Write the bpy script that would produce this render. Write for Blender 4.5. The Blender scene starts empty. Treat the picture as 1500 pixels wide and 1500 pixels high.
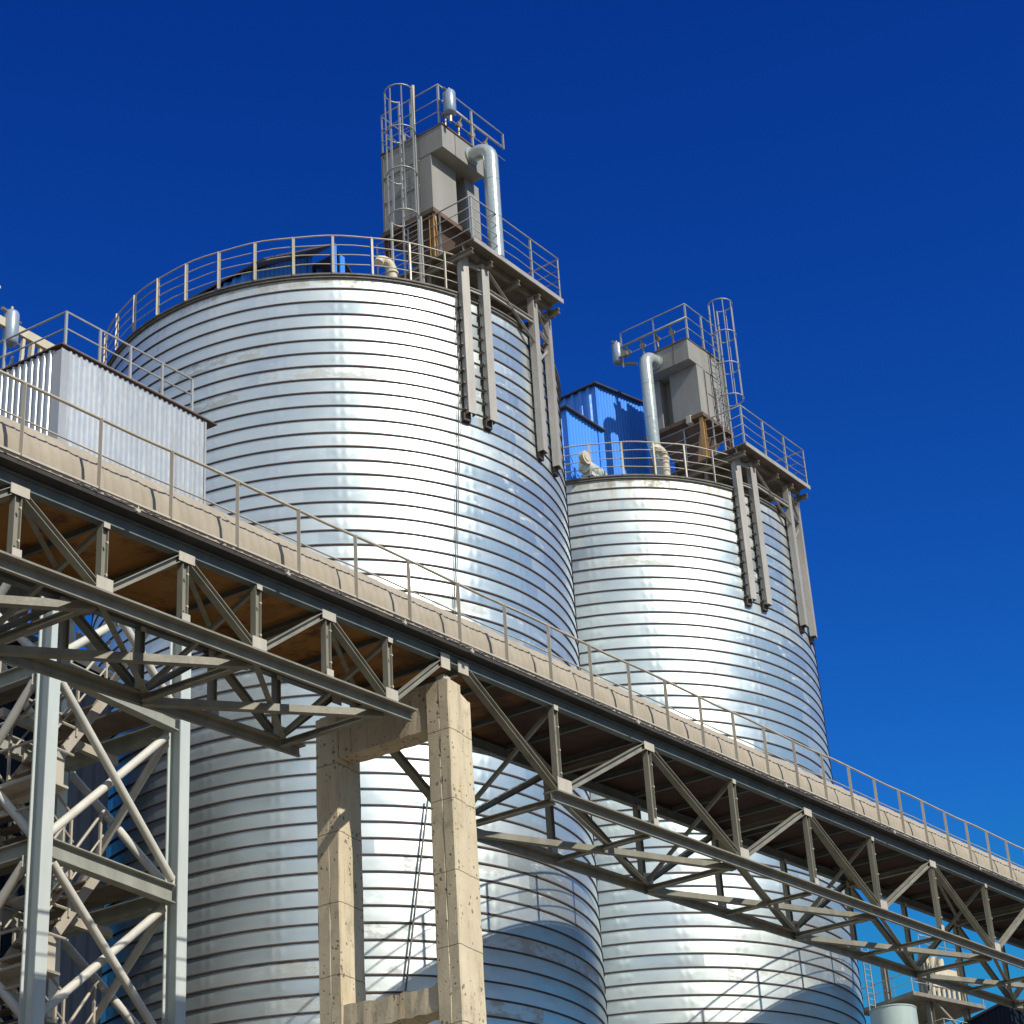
import bpy, math, random
from math import sin, cos, pi, radians, sqrt, atan2
from mathutils import Vector, Matrix, Euler
random.seed(7)
scene = bpy.context.scene
COL = scene.collection
EYE = 1.6                                   # eye height above the ground

# ------------------------------------------------------------------ materials
def new_mat(name):
    m = bpy.data.materials.new(name); m.use_nodes = True
    nt = m.node_tree; nt.nodes.clear()
    out = nt.nodes.new('ShaderNodeOutputMaterial'); b = nt.nodes.new('ShaderNodeBsdfPrincipled')
    nt.links.new(b.outputs[0], out.inputs[0])
    return m, nt, b
def N(nt, typ, **kw):
    n = nt.nodes.new(typ)
    for k, v in kw.items():
        if k in n.inputs.keys() if isinstance(k, str) else False: n.inputs[k].default_value = v
        else: setattr(n, k, v)
    return n
def L(nt, a, b): nt.links.new(a, b)
def noise(nt, vec, scale, detail=4.0, rough=0.55):
    n = nt.nodes.new('ShaderNodeTexNoise'); n.inputs['Scale'].default_value = scale
    n.inputs['Detail'].default_value = detail; n.inputs['Roughness'].default_value = rough
    if vec is not None: nt.links.new(vec, n.inputs['Vector'])
    return n.outputs['Fac']
def ramp(nt, fac, stops):
    r = nt.nodes.new('ShaderNodeValToRGB'); nt.links.new(fac, r.inputs[0])
    el = r.color_ramp.elements
    while len(el) < len(stops): el.new(0.5)
    for e, (p, c) in zip(el, stops):
        e.position = p; e.color = (c[0], c[1], c[2], 1) if hasattr(c, '__len__') else (c, c, c, 1)
    return r.outputs[0]
def mixc(nt, fac, a, b, mode='MIX'):
    m = nt.nodes.new('ShaderNodeMix'); m.data_type = 'RGBA'; m.blend_type = mode
    for s, v in ((m.inputs[0], fac), (m.inputs[6], a), (m.inputs[7], b)):
        if isinstance(v, bpy.types.NodeSocket): nt.links.new(v, s)
        elif hasattr(v, '__len__'): s.default_value = (v[0], v[1], v[2], 1)
        else: s.default_value = v
    return m.outputs[2]
def math1(nt, op, a, b=None, c=None):
    m = nt.nodes.new('ShaderNodeMath'); m.operation = op
    for i, v in enumerate((a, b, c)):
        if v is None: continue
        if isinstance(v, bpy.types.NodeSocket): nt.links.new(v, m.inputs[i])
        else: m.inputs[i].default_value = v
    return m.outputs[0]
def bump(nt, b, h, strength, dist=0.02):
    n = nt.nodes.new('ShaderNodeBump'); n.inputs['Strength'].default_value = strength
    n.inputs['Distance'].default_value = dist
    nt.links.new(h, n.inputs['Height']); nt.links.new(n.outputs[0], b.inputs['Normal'])
def mapping(nt, src, sc):
    m = nt.nodes.new('ShaderNodeMapping'); m.inputs['Scale'].default_value = sc
    nt.links.new(src, m.inputs['Vector']); return m.outputs[0]
def worldpos(nt):
    return nt.nodes.new('ShaderNodeNewGeometry').outputs['Position']

def simple(name, c1, c2, rough=0.6, metal=0.0, nscale=3.0, streak=True, dirt=None, dirt_amt=0.5, bmp=0.15, spec=0.5):
    """two-tone weathered surface, with vertical streaks and a little dirt"""
    m, nt, b = new_mat(name)
    p = worldpos(nt)
    v = mapping(nt, p, (nscale, nscale, nscale * (0.25 if streak else 1.0)))
    n1 = noise(nt, v, 1.0, 5.0, 0.6)
    col = mixc(nt, ramp(nt, n1, [(0.33, 0.0), (0.68, 1.0)]), c1, c2)
    if dirt is not None:
        n2 = noise(nt, mapping(nt, p, (nscale * 2.3, nscale * 2.3, nscale * 0.8)), 1.7, 6.0, 0.7)
        col = mixc(nt, ramp(nt, n2, [(1.0 - dirt_amt - 0.02, 0.0), (1.0 - dirt_amt + 0.16, 1.0)]), col, dirt)
    L(nt, col, b.inputs['Base Color'])
    b.inputs['Metallic'].default_value = metal
    n3 = noise(nt, p, nscale * 6, 4.0, 0.6)
    L(nt, ramp(nt, n3, [(0.25, max(0.05, rough - 0.12)), (0.75, min(1, rough + 0.12))]), b.inputs['Roughness'])
    b.inputs['Specular IOR Level'].default_value = spec
    if bmp: bump(nt, b, n3, bmp, 0.01)
    return m

def silo_material(name, stain_top):
    m, nt, b = new_mat(name)
    uv = nt.nodes.new('ShaderNodeUVMap'); uv.uv_map = 'UVMap'
    sep = nt.nodes.new('ShaderNodeSeparateXYZ'); L(nt, uv.outputs[0], sep.inputs[0])
    u, v = sep.outputs[0], sep.outputs[1]                        # u metres round, v metres below the rim
    strip = math1(nt, 'FLOOR', math1(nt, 'DIVIDE', v, 0.365))
    wn = nt.nodes.new('ShaderNodeTexWhiteNoise'); wn.noise_dimensions = '1D'; L(nt, strip, wn.inputs['W'])
    ush = math1(nt, 'MULTIPLY_ADD', wn.outputs[0], 7.0, u)
    cell = math1(nt, 'FLOOR', math1(nt, 'DIVIDE', ush, 3.1))
    cmb = nt.nodes.new('ShaderNodeCombineXYZ'); L(nt, cell, cmb.inputs[0]); L(nt, strip, cmb.inputs[1])
    wn2 = nt.nodes.new('ShaderNodeTexWhiteNoise'); wn2.noise_dimensions = '2D'; L(nt, cmb.outputs[0], wn2.inputs['Vector'])
    rnd = wn2.outputs[0]
    p = worldpos(nt)
    nz = noise(nt, mapping(nt, uv.outputs[0], (0.9, 3.0, 1)), 1.0, 6.0, 0.65)
    spang = noise(nt, p, 26.0, 3.0, 0.6)
    col = mixc(nt, ramp(nt, nz, [(0.3, 0.0), (0.72, 1.0)]), (0.565, 0.64, 0.63), (0.70, 0.765, 0.75))
    col = mixc(nt, math1(nt, 'MULTIPLY', rnd, 0.6), col, (0.71, 0.765, 0.74))
    # pale zinc bloom in patches
    bl = noise(nt, mapping(nt, uv.outputs[0], (1.4, 2.7, 1)), 1.3, 7.0, 0.75)
    bl2 = noise(nt, mapping(nt, uv.outputs[0], (0.16, 0.16, 1)), 1.0, 2.0, 0.5)
    blm = math1(nt, 'MULTIPLY', ramp(nt, bl, [(0.56, 0.0), (0.66, 1.0)]), ramp(nt, bl2, [(0.50, 0.0), (0.62, 1.0)]))
    col = mixc(nt, math1(nt, 'MULTIPLY', blm, 0.55), col, (0.72, 0.74, 0.72))
    dl = math1(nt, 'MULTIPLY', math1(nt, 'GREATER_THAN', rnd, 0.90), ramp(nt, noise(nt, mapping(nt, uv.outputs[0], (1.1, 2.2, 1)), 1.2, 5.0, 0.7), [(0.46, 0.0), (0.56, 1.0)]))
    col = mixc(nt, math1(nt, 'MULTIPLY', dl, 0.55), col, (0.36, 0.37, 0.36))
    # dust running down from the rim
    rimf = ramp(nt, math1(nt, 'DIVIDE', v, 4.0), [(0.0, 1.0), (stain_top, 0.0)])
    st = noise(nt, mapping(nt, uv.outputs[0], (2.2, 0.35, 1)), 1.6, 6.0, 0.7)
    dust = math1(nt, 'MULTIPLY', rimf, ramp(nt, st, [(0.38, 0.0), (0.62, 1.0)]))
    col = mixc(nt, math1(nt, 'MULTIPLY', dust, 0.8), col, (0.40, 0.35, 0.25))
    L(nt, col, b.inputs['Base Color'])
    rg = math1(nt, 'MULTIPLY_ADD', rnd, 0.16, 0.27)
    rg = math1(nt, 'MULTIPLY_ADD', noise(nt, p, 5.0, 2.0, 0.5), 0.06, rg)
    rg = math1(nt, 'ADD', rg, math1(nt, 'MULTIPLY', math1(nt, 'ADD', math1(nt, 'ADD', dust, blm), dl), 0.25))
    L(nt, rg, b.inputs['Roughness'])
    L(nt, ramp(nt, math1(nt, 'ADD', dust, math1(nt, 'MULTIPLY', blm, 0.5)), [(0.0, 0.76), (1.0, 0.35)]), b.inputs['Metallic'])
    # dents over the inside stiffeners, two to a strip, every 1.56 m round
    uu = math1(nt, 'SUBTRACT', math1(nt, 'FRACT', math1(nt, 'DIVIDE', u, 1.56)), 0.5)
    uu = math1(nt, 'MULTIPLY', uu, 1.56)
    vv = math1(nt, 'SUBTRACT', math1(nt, 'FRACT', math1(nt, 'DIVIDE', v, 0.365)), 0.5)
    def dent(du):
        a = math1(nt, 'POWER', math1(nt, 'DIVIDE', math1(nt, 'ADD', uu, du), 0.085), 2.0)
        c = math1(nt, 'POWER', math1(nt, 'DIVIDE', vv, 0.30), 2.0)
        return math1(nt, 'EXPONENT', math1(nt, 'MULTIPLY', math1(nt, 'ADD', a, c), -1.0))
    d = math1(nt, 'ADD', dent(0.10), dent(-0.10))
    wav = noise(nt, mapping(nt, uv.outputs[0], (0.8, 1.6, 1)), 1.0, 2.0, 0.5)
    h = math1(nt, 'ADD', math1(nt, 'MULTIPLY', d, 0.5), math1(nt, 'MULTIPLY', wav, 1.0))
    bump(nt, b, h, 0.38, 0.03)
    return m

M = {}
M['silo_a'] = silo_material('galvanised_strip', 0.10)
M['silo_b'] = silo_material('galvanised_strip_dusty', 0.42)
M['seam'] = simple('folded_seam', (0.045, 0.03, 0.026), (0.085, 0.055, 0.042), 0.7, 0.0, dirt=(0.13, 0.085, 0.06), dirt_amt=0.34)
M['rim'] = simple('roof_rim_steel', (0.10, 0.095, 0.08), (0.17, 0.155, 0.13), 0.7, 0.1)
M['roofslab'] = simple('dusty_roof', (0.30, 0.27, 0.22), (0.40, 0.36, 0.29), 0.9)
M['rail'] = simple('painted_rail', (0.40, 0.36, 0.28), (0.52, 0.47, 0.37), 0.5, 0.1, dirt=(0.20, 0.12, 0.07), dirt_amt=0.33)
M['railgrey'] = simple('galvanised_rail', (0.34, 0.35, 0.33), (0.46, 0.46, 0.42), 0.45, 0.3, dirt=(0.26, 0.19, 0.14), dirt_amt=0.3)
M['black'] = simple('shade_black', (0.03, 0.028, 0.025), (0.05, 0.045, 0.04), 0.9)  # near-black standing in for the shade under the deck edge
M['truss'] = simple('truss_paint', (0.185, 0.18, 0.14), (0.275, 0.262, 0.205), 0.6, 0.0, dirt=(0.17, 0.13, 0.09), dirt_amt=0.32)
M['trussdark'] = simple('truss_paint_shaded', (0.10, 0.125, 0.125), (0.15, 0.17, 0.16), 0.6, 0.0, dirt=(0.12, 0.10, 0.08), dirt_amt=0.35)  # darker, bluer copy of the truss paint: shade put into the colour
M['gusset'] = simple('gusset_paint', (0.42, 0.385, 0.31), (0.52, 0.475, 0.385), 0.6, dirt=(0.25, 0.19, 0.13), dirt_amt=0.36)
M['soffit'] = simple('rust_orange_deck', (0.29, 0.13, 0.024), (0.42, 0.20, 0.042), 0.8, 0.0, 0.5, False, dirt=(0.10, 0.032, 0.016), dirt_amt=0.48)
def sheets(key, w_, amt):
    m = M[key]; nt = m.node_tree; b = [n for n in nt.nodes if n.type == 'BSDF_PRINCIPLED'][0]
    src = b.inputs['Base Color'].links[0].from_socket
    p = worldpos(nt); sp = nt.nodes.new('ShaderNodeSeparateXYZ'); L(nt, p, sp.inputs[0])
    t = math1(nt, 'ADD', math1(nt, 'MULTIPLY', sp.outputs[0], 0.51/w_), math1(nt, 'MULTIPLY', sp.outputs[1], 0.86/w_))
    wn = nt.nodes.new('ShaderNodeTexWhiteNoise'); wn.noise_dimensions = '1D'; L(nt, math1(nt, 'FLOOR', t), wn.inputs['W'])
    col = mixc(nt, math1(nt, 'MULTIPLY', wn.outputs[0], amt), src, (0.20, 0.21, 0.22), 'MIX')
    st = noise(nt, mapping(nt, p, (7, 7, 0.5)), 1.0, 6, 0.7)
    col = mixc(nt, ramp(nt, st, [(0.52, 0.0), (0.70, 0.35)]), col, (0.22, 0.20, 0.18))
    L(nt, col, b.inputs['Base Color'])
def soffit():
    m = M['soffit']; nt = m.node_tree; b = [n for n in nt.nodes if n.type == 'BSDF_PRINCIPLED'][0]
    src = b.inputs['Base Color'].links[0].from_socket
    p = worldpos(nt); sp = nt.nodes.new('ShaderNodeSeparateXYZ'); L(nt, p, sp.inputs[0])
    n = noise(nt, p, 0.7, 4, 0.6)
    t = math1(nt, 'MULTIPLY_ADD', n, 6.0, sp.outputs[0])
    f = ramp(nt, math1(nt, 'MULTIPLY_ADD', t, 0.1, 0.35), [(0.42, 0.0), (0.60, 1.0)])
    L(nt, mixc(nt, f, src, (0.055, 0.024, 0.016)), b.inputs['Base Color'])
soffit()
M['hood'] = simple('dusty_hood', (0.31, 0.27, 0.20), (0.38, 0.33, 0.25), 0.85, 0.0, 2.0, False, dirt=(0.24, 0.20, 0.15), dirt_amt=0.36)
M['tower'] = simple('pale_green_paint', (0.46, 0.51, 0.48), (0.55, 0.59, 0.55), 0.5, 0.0, 2.0, dirt=(0.30, 0.28, 0.22), dirt_amt=0.25)
M['towerbeam'] = simple('grey_green_beam', (0.24, 0.25, 0.21), (0.33, 0.335, 0.28), 0.6, dirt=(0.16, 0.13, 0.1), dirt_amt=0.3)
M['pipe'] = simple('cream_pipe', (0.50, 0.485, 0.42), (0.60, 0.58, 0.50), 0.55, dirt=(0.42, 0.30, 0.17), dirt_amt=0.3)
M['stair'] = simple('stair_steel', (0.36, 0.32, 0.25), (0.46, 0.41, 0.33), 0.6, dirt=(0.2, 0.14, 0.09), dirt_amt=0.35)
M['tread'] = simple('stair_tread', (0.13, 0.10, 0.075), (0.19, 0.15, 0.11), 0.8)
M['sheet'] = simple('corrugated_zinc', (0.55, 0.585, 0.585), (0.66, 0.69, 0.685), 0.42, 0.45, 1.4, dirt=(0.44, 0.43, 0.42), dirt_amt=0.35)
M['trim'] = simple('zinc_trim', (0.42, 0.43, 0.43), (0.50, 0.51, 0.50), 0.5, 0.4)
M['roofedge'] = simple('brown_roof_edge', (0.09, 0.055, 0.045), (0.13, 0.085, 0.07), 0.8)
M['blue'] = simple('blue_cladding', (0.045, 0.25, 0.82), (0.06, 0.29, 0.90), 0.5, 0.0, 1.5, dirt=(0.06, 0.19, 0.55), dirt_amt=0.4)
M['navy'] = simple('navy_cladding', (0.008, 0.013, 0.024), (0.014, 0.021, 0.036), 0.85, 0.0, 1.0, spec=0.08)
M['blueroof'] = simple('dark_roof_sheet', (0.035, 0.035, 0.04), (0.055, 0.05, 0.05), 0.7)
M['cabinet'] = simple('filter_grey', (0.235, 0.23, 0.205), (0.31, 0.30, 0.265), 0.6, 0.0, 1.5, dirt=(0.20, 0.17, 0.13), dirt_amt=0.32)
M['rusty'] = simple('rusty_frame', (0.10, 0.065, 0.045), (0.16, 0.10, 0.06), 0.8, dirt=(0.30, 0.15, 0.045), dirt_amt=0.36)
M['orange'] = simple('orange_rust', (0.36, 0.21, 0.075), (0.48, 0.31, 0.13), 0.8, dirt=(0.18, 0.09, 0.04), dirt_amt=0.36)
M['duct'] = simple('pale_duct', (0.42, 0.48, 0.47), (0.50, 0.56, 0.54), 0.25, 0.35, 1.2, dirt=(0.36, 0.38, 0.35), dirt_amt=0.3)
M['tank'] = simple('blue_grey_tank', (0.22, 0.29, 0.38), (0.30, 0.37, 0.45), 0.35, 0.2)
M['platdark'] = simple('platform_steel', (0.17, 0.15, 0.12), (0.25, 0.22, 0.17), 0.75, dirt=(0.2, 0.11, 0.06), dirt_amt=0.3)
M['post'] = simple('channel_post', (0.34, 0.32, 0.28), (0.43, 0.405, 0.36), 0.5, 0.15, dirt=(0.24, 0.17, 0.12), dirt_amt=0.28)
M['beige'] = simple('beige_pipe', (0.50, 0.45, 0.33), (0.58, 0.53, 0.40), 0.6)
M['cable'] = simple('cable_steel', (0.10, 0.09, 0.08), (0.15, 0.13, 0.12), 0.5)
M['brass'] = simple('valve_metal', (0.22, 0.19, 0.13), (0.34, 0.29, 0.20), 0.5, 0.4)
M['asphalt'] = simple('yard_concrete', (0.11, 0.09, 0.065), (0.15, 0.125, 0.09), 0.9, 0.0, 0.3, False, dirt=(0.2, 0.18, 0.15), dirt_amt=0.4)
M['tankgreen'] = simple('pale_green_tank', (0.34, 0.43, 0.40), (0.40, 0.49, 0.45), 0.5)

def concrete():
    m, nt, b = new_mat('board_marked_concrete')
    p = worldpos(nt)
    n1 = noise(nt, mapping(nt, p, (1.3, 1.3, 0.5)), 1.5, 6, 0.65)
    col = mixc(nt, ramp(nt, n1, [(0.3, 0), (0.7, 1)]), (0.50, 0.42, 0.28), (0.66, 0.57, 0.395))
    n2 = noise(nt, mapping(nt, p, (3.5, 3.5, 0.6)), 1.5, 5, 0.7)
    col = mixc(nt, ramp(nt, n2, [(0.60, 0), (0.72, 0.55)]), col, (0.46, 0.26, 0.07))
    n4 = noise(nt, p, 3.0, 6, 0.7)
    col = mixc(nt, ramp(nt, n4, [(0.56, 0), (0.70, 0.5)]), col, (0.25, 0.20, 0.13))
    # blow holes
    vo = nt.nodes.new('ShaderNodeTexVoronoi'); vo.inputs['Scale'].default_value = 13.0; vo.inputs['Randomness'].default_value = 1.0
    wv = nt.nodes.new('ShaderNodeTexNoise'); wv.inputs['Scale'].default_value = 14.0; L(nt, p, wv.inputs['Vector'])
    vm_ = nt.nodes.new('ShaderNodeVectorMath'); vm_.operation = 'MULTIPLY_ADD'; L(nt, wv.outputs['Color'], vm_.inputs[0]); vm_.inputs[1].default_value = (0.07, 0.07, 0.07); L(nt, mapping(nt, p, (1, 1, 0.8)), vm_.inputs[2])
    L(nt, vm_.outputs[0], vo.inputs['Vector'])
    big = noise(nt, p, 1.6, 2, 0.5)
    size = ramp(nt, big, [(0.40, 0.08), (0.62, 0.33)])
    pit = ramp(nt, math1(nt, 'SUBTRACT', vo.outputs['Distance'], size), [(0.0, 1), (0.05, 0)])
    sc = nt.nodes.new('ShaderNodeSeparateColor'); L(nt, vo.outputs['Color'], sc.inputs[0])
    pit = math1(nt, 'MULTIPLY', pit, math1(nt, 'GREATER_THAN', sc.outputs[0], 0.62))
    col = mixc(nt, math1(nt, 'MULTIPLY', pit, 0.7), col, (0.07, 0.055, 0.04))
    n5 = noise(nt, mapping(nt, p, (5.0, 5.0, 0.35)), 1.0, 6, 0.7)
    col = mixc(nt, ramp(nt, n5, [(0.54, 0), (0.68, 0.45)]), col, (0.22, 0.165, 0.10))
    # formwork lifts
    sp = nt.nodes.new('ShaderNodeSeparateXYZ'); L(nt, p, sp.inputs[0])
    wob = math1(nt, 'MULTIPLY_ADD', noise(nt, p, 4.0, 3, 0.6), 0.05, sp.outputs[2])
    fz = math1(nt, 'FRACT', math1(nt, 'DIVIDE', wob, 1.22))
    line = math1(nt, 'LESS_THAN', fz, 0.014)
    col = mixc(nt, math1(nt, 'MULTIPLY', line, 0.75), col, (0.10, 0.08, 0.06))
    L(nt, col, b.inputs['Base Color']); b.inputs['Roughness'].default_value = 0.92
    n3 = noise(nt, p, 22, 5, 0.7)
    h = math1(nt, 'SUBTRACT', math1(nt, 'MULTIPLY', n3, 0.5), math1(nt, 'ADD', pit, line))
    bump(nt, b, h, 0.5, 0.02)
    return m
M['concrete'] = concrete()
sheets('sheet', 0.95, 0.28)

# ------------------------------------------------------------------ mesh builder
class MB:
    def __init__(s): s.v = []; s.f = []; s.m = []; s.uv = {}
    def face(s, idx, mi=0): s.f.append(tuple(idx)); s.m.append(mi)
    def prism(s, prof, p, q, up, mi=0, cap=True, plumb=False):
        """extrude 2D profile [(side, up)] from p to q"""
        p = Vector(p); q = Vector(q); d = (q - p).normalized(); up = Vector(up)
        side = d.cross(up).normalized(); u2 = side.cross(d).normalized()
        if plumb: u2 = Vector(up).normalized()
        n = len(prof); o = len(s.v)
        for c in (p, q):
            for a, b in prof: s.v.append(c + side * a + u2 * b)
        for i in range(n):
            j = (i + 1) % n; s.face((o + i, o + j, o + n + j, o + n + i), mi)
        if cap:
            s.face([o + i for i in reversed(range(n))], mi); s.face([o + n + i for i in range(n)], mi)
    def rect(s, p, q, w, h, up=(0, 0, 1), mi=0, plumb=False):
        s.prism([(-w/2, -h/2), (w/2, -h/2), (w/2, h/2), (-w/2, h/2)], p, q, up, mi, True, plumb)
    def ibeam(s, p, q, h, b, up=(0, 0, 1), tf=0.016, tw=0.012, mi=0):
        H, B, T, W = h/2, b/2, tf, tw/2
        s.prism([(-B, -H), (B, -H), (B, -H+T), (W, -H+T), (W, H-T), (B, H-T), (B, H), (-B, H), (-B, H-T), (-W, H-T), (-W, -H+T), (-B, -H+T)], p, q, up, mi)
    def channel(s, p, q, h, b, up=(0, 0, 1), t=0.014, flip=1, mi=0):
        H, T = h/2, t
        pr = [(0, -H), (b, -H), (b, -H+T), (T, -H+T), (T, H-T), (b, H-T), (b, H), (0, H)]
        if flip < 0: pr = [(-a, c) for a, c in reversed(pr)]
        s.prism(pr, p, q, up, mi)
    def angle(s, p, q, a, up=(0, 0, 1), t=0.010, flip=1, mi=0):
        pr = [(0, 0), (a, 0), (a, t), (t, t), (t, a), (0, a)]
        if flip < 0: pr = [(-x, y) for x, y in reversed(pr)]
        s.prism(pr, p, q, up, mi)
    def tube(s, pts, r, n=8, mi=0, cap=True, closed=False):
        pts = [Vector(p) for p in pts]; o = len(s.v); m = len(pts)
        ref = None
        for i, p in enumerate(pts):
            a = pts[(i-1) % m] if (i > 0 or closed) else pts[i]
            b = pts[(i+1) % m] if (i < m-1 or closed) else pts[i]
            d = (b - a).normalized()
            if ref is None: ref = Vector((0, 0, 1)) if abs(d.z) < 0.9 else Vector((1, 0, 0))
            x = d.cross(ref).normalized(); y = x.cross(d).normalized(); ref = y
            rr = r[i] if isinstance(r, (list, tuple)) else r
            for k in range(n):
                t = 2*pi*k/n; s.v.append(p + x*cos(t)*rr + y*sin(t)*rr)
        for i in range(m if closed else m-1):
            for k in range(n):
                a = o + i*n + k; b = o + i*n + (k+1) % n; c = o + ((i+1) % m)*n + (k+1) % n; d = o + ((i+1) % m)*n + k
                s.face((a, d, c, b), mi)
        if cap and not closed:
            s.face([o + k for k in range(n)], mi); s.face([o + (m-1)*n + k for k in reversed(range(n))], mi)
    def box(s, c, ax, ay, az, mi=0):
        """c corner, ax ay az edge vectors"""
        c = Vector(c); ax = Vector(ax); ay = Vector(ay); az = Vector(az); o = len(s.v)
        for k in (0, 1):
            for p in (c, c+ax, c+ax+ay, c+ay): s.v.append(p + az*k)
        F = [(0, 3, 2, 1), (4, 5, 6, 7), (0, 1, 5, 4), (1, 2, 6, 5), (2, 3, 7, 6), (3, 0, 4, 7)]
        if ax.cross(ay).dot(az) < 0: F = [tuple(reversed(f)) for f in F]
        for f in F: s.face([o+i for i in f], mi)
    def hexa(s, pts, mi=0):
        o = len(s.v); s.v += [Vector(p) for p in pts]
        for f in [(0, 3, 2, 1), (4, 5, 6, 7), (0, 1, 5, 4), (1, 2, 6, 5), (2, 3, 7, 6), (3, 0, 4, 7)]: s.face([o+i for i in f], mi)
    def corrugated(s, p, right, width, zb, zt, out, pitch, depth, mi=0, trap=True, thick=0.006):
        """upright ribbed sheet; zt may be a function of distance"""
        p = Vector(p); right = Vector(right); out = Vector(out)
        pts = []; x = 0.0
        pat = [(0, 0), (0.30, 0), (0.42, 1), (0.72, 1), (0.86, 0)] if trap else [(k/8, 0.5-0.5*cos(2*pi*k/8)) for k in range(8)]
        while x < width:
            for a, h in pat:
                if x + a*pitch < width: pts.append((x + a*pitch, h*depth))
            x += pitch
        pts.append((width, 0)); o = len(s.v); z2 = zt if callable(zt) else (lambda t: zt); z1 = zb if callable(zb) else (lambda t: zb)
        for layer in (0, -thick):
            for a, h in pts:
                b = p + right*a + out*(h + layer)
                s.v.append(Vector((b.x, b.y, z1(a)))); s.v.append(Vector((b.x, b.y, z2(a))))
        n = len(pts)
        flip = right.cross(Vector((0, 0, 1))).dot(out) < 0
        for l in (0, 1):
            for i in range(n-1):
                a = o + l*2*n + 2*i; f = (a, a+2, a+3, a+1)
                if (l == 1) != flip: f = tuple(reversed(f))
                s.face(f, mi)
    def build(s, name, mats, parent=None, smooth=False, loc=None, autosmooth=None):
        org = Vector(parent['_org']) if parent is not None else Vector(loc if loc is not None else (0, 0, 0))
        me = bpy.data.meshes.new(name)
        me.from_pydata([tuple(v - org) for v in s.v], [], s.f)
        if not isinstance(mats, (list, tuple)): mats = [mats]
        for m in mats: me.materials.append(M[m] if isinstance(m, str) else m)
        me.polygons.foreach_set('material_index', s.m)
        if smooth: me.polygons.foreach_set('use_smooth', [True]*len(s.f))
        me.update()
        if autosmooth is not None: me.set_sharp_from_angle(angle=radians(autosmooth))
        o = bpy.data.objects.new(name, me); COL.objects.link(o)
        if parent is not None:
            o.parent = parent; o['_org'] = tuple(org)
        else:
            o.location = org; o['_org'] = tuple(org)
        return o

def thing(name, label, cat, loc, group=None):
    o = bpy.data.objects.new(name, None); COL.objects.link(o)
    o.empty_display_size = 0.5; o.location = loc; o['_org'] = tuple(loc)
    o['label'] = label; o['category'] = cat
    if group: o['group'] = group
    return o
def tag(o, label, cat, group=None):
    o['label'] = label; o['category'] = cat
    if group: o['group'] = group
    return o
def struct(o): o['kind'] = 'structure'; return o

# ------------------------------------------------------------------ frames of reference
GO = Vector((-6.5066, 24.0307, 0)); GAZ = 1.032
GU = Vector((cos(GAZ), sin(GAZ), 0)); GV = Vector((-sin(GAZ), cos(GAZ), 0)); UP = Vector((0, 0, 1))
GS = 1.02
def G(u, v, z): return (GO + GU*u + GV*v + UP*z)*GS + UP*EYE            # gallery frame; z measured from eye level
class Frame:
    def __init__(s, cx, cy, azd=54.0):
        a = radians(azd); s.c = Vector((cx, cy, 0)); s.e1 = Vector((cos(a), sin(a), 0)); s.e2 = Vector((sin(a), -cos(a), 0))
    def __call__(s, l, o, z): return s.c + s.e1*l + s.e2*o + UP*(z + EYE)
F1 = Frame(-4.558, 48.892); F2 = Frame(2.961, 61.0)
RS = 5.964
ZR1, ZR2 = 30.42, 31.24

# ------------------------------------------------------------------ ground
m = MB(); m.face((0, 1, 2, 3)); S_ = 900
m.v = [Vector((-S_, -S_, 0)), Vector((S_, -S_, 0)), Vector((S_, S_, 0)), Vector((-S_, S_, 0))]
struct(m.build('ground', 'asphalt'))

# ------------------------------------------------------------------ silos
def rail_ring(par, c, r, z0, h, gaps, nmid=3, mat='rail', n_post=40, phase=0.0):
    rg = MB()
    def in_gap(t):
        t = (t + 180) % 360 - 180
        return any(a < t < b for a, b in gaps)
    rails = MB()
    for lev, rr in [(h, 0.021)] + [(h*(k+1)/(nmid+1), 0.014) for k in range(nmid)]:
        run = []
        start = max(b for a, b in gaps)
        for k in range(0, 361, 3):
            t = start + k
            if in_gap(t):
                if len(run) > 1: rails.tube(run, rr, 6)
                run = []; continue
            run.append(c + Vector((cos(radians(t))*r, sin(radians(t))*r, z0 + lev + 0.012*sin(k*0.37+lev*5))))
        if len(run) > 1: rails.tube(run, rr, 6)
    railing = rails.build('railing', mat, par, smooth=True)
    for k in range(n_post):
        t = phase + k*360.0/n_post
        if in_gap(t): continue
        d = Vector((cos(radians(t)), sin(radians(t)), 0)); side = Vector((-d.y, d.x, 0))
        pm = MB(); b = c + d*r + UP*z0
        pm.angle(b, b + UP*(h - 0.01), 0.06, up=d, t=0.008)
        pm.build('post', mat, railing)

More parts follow.
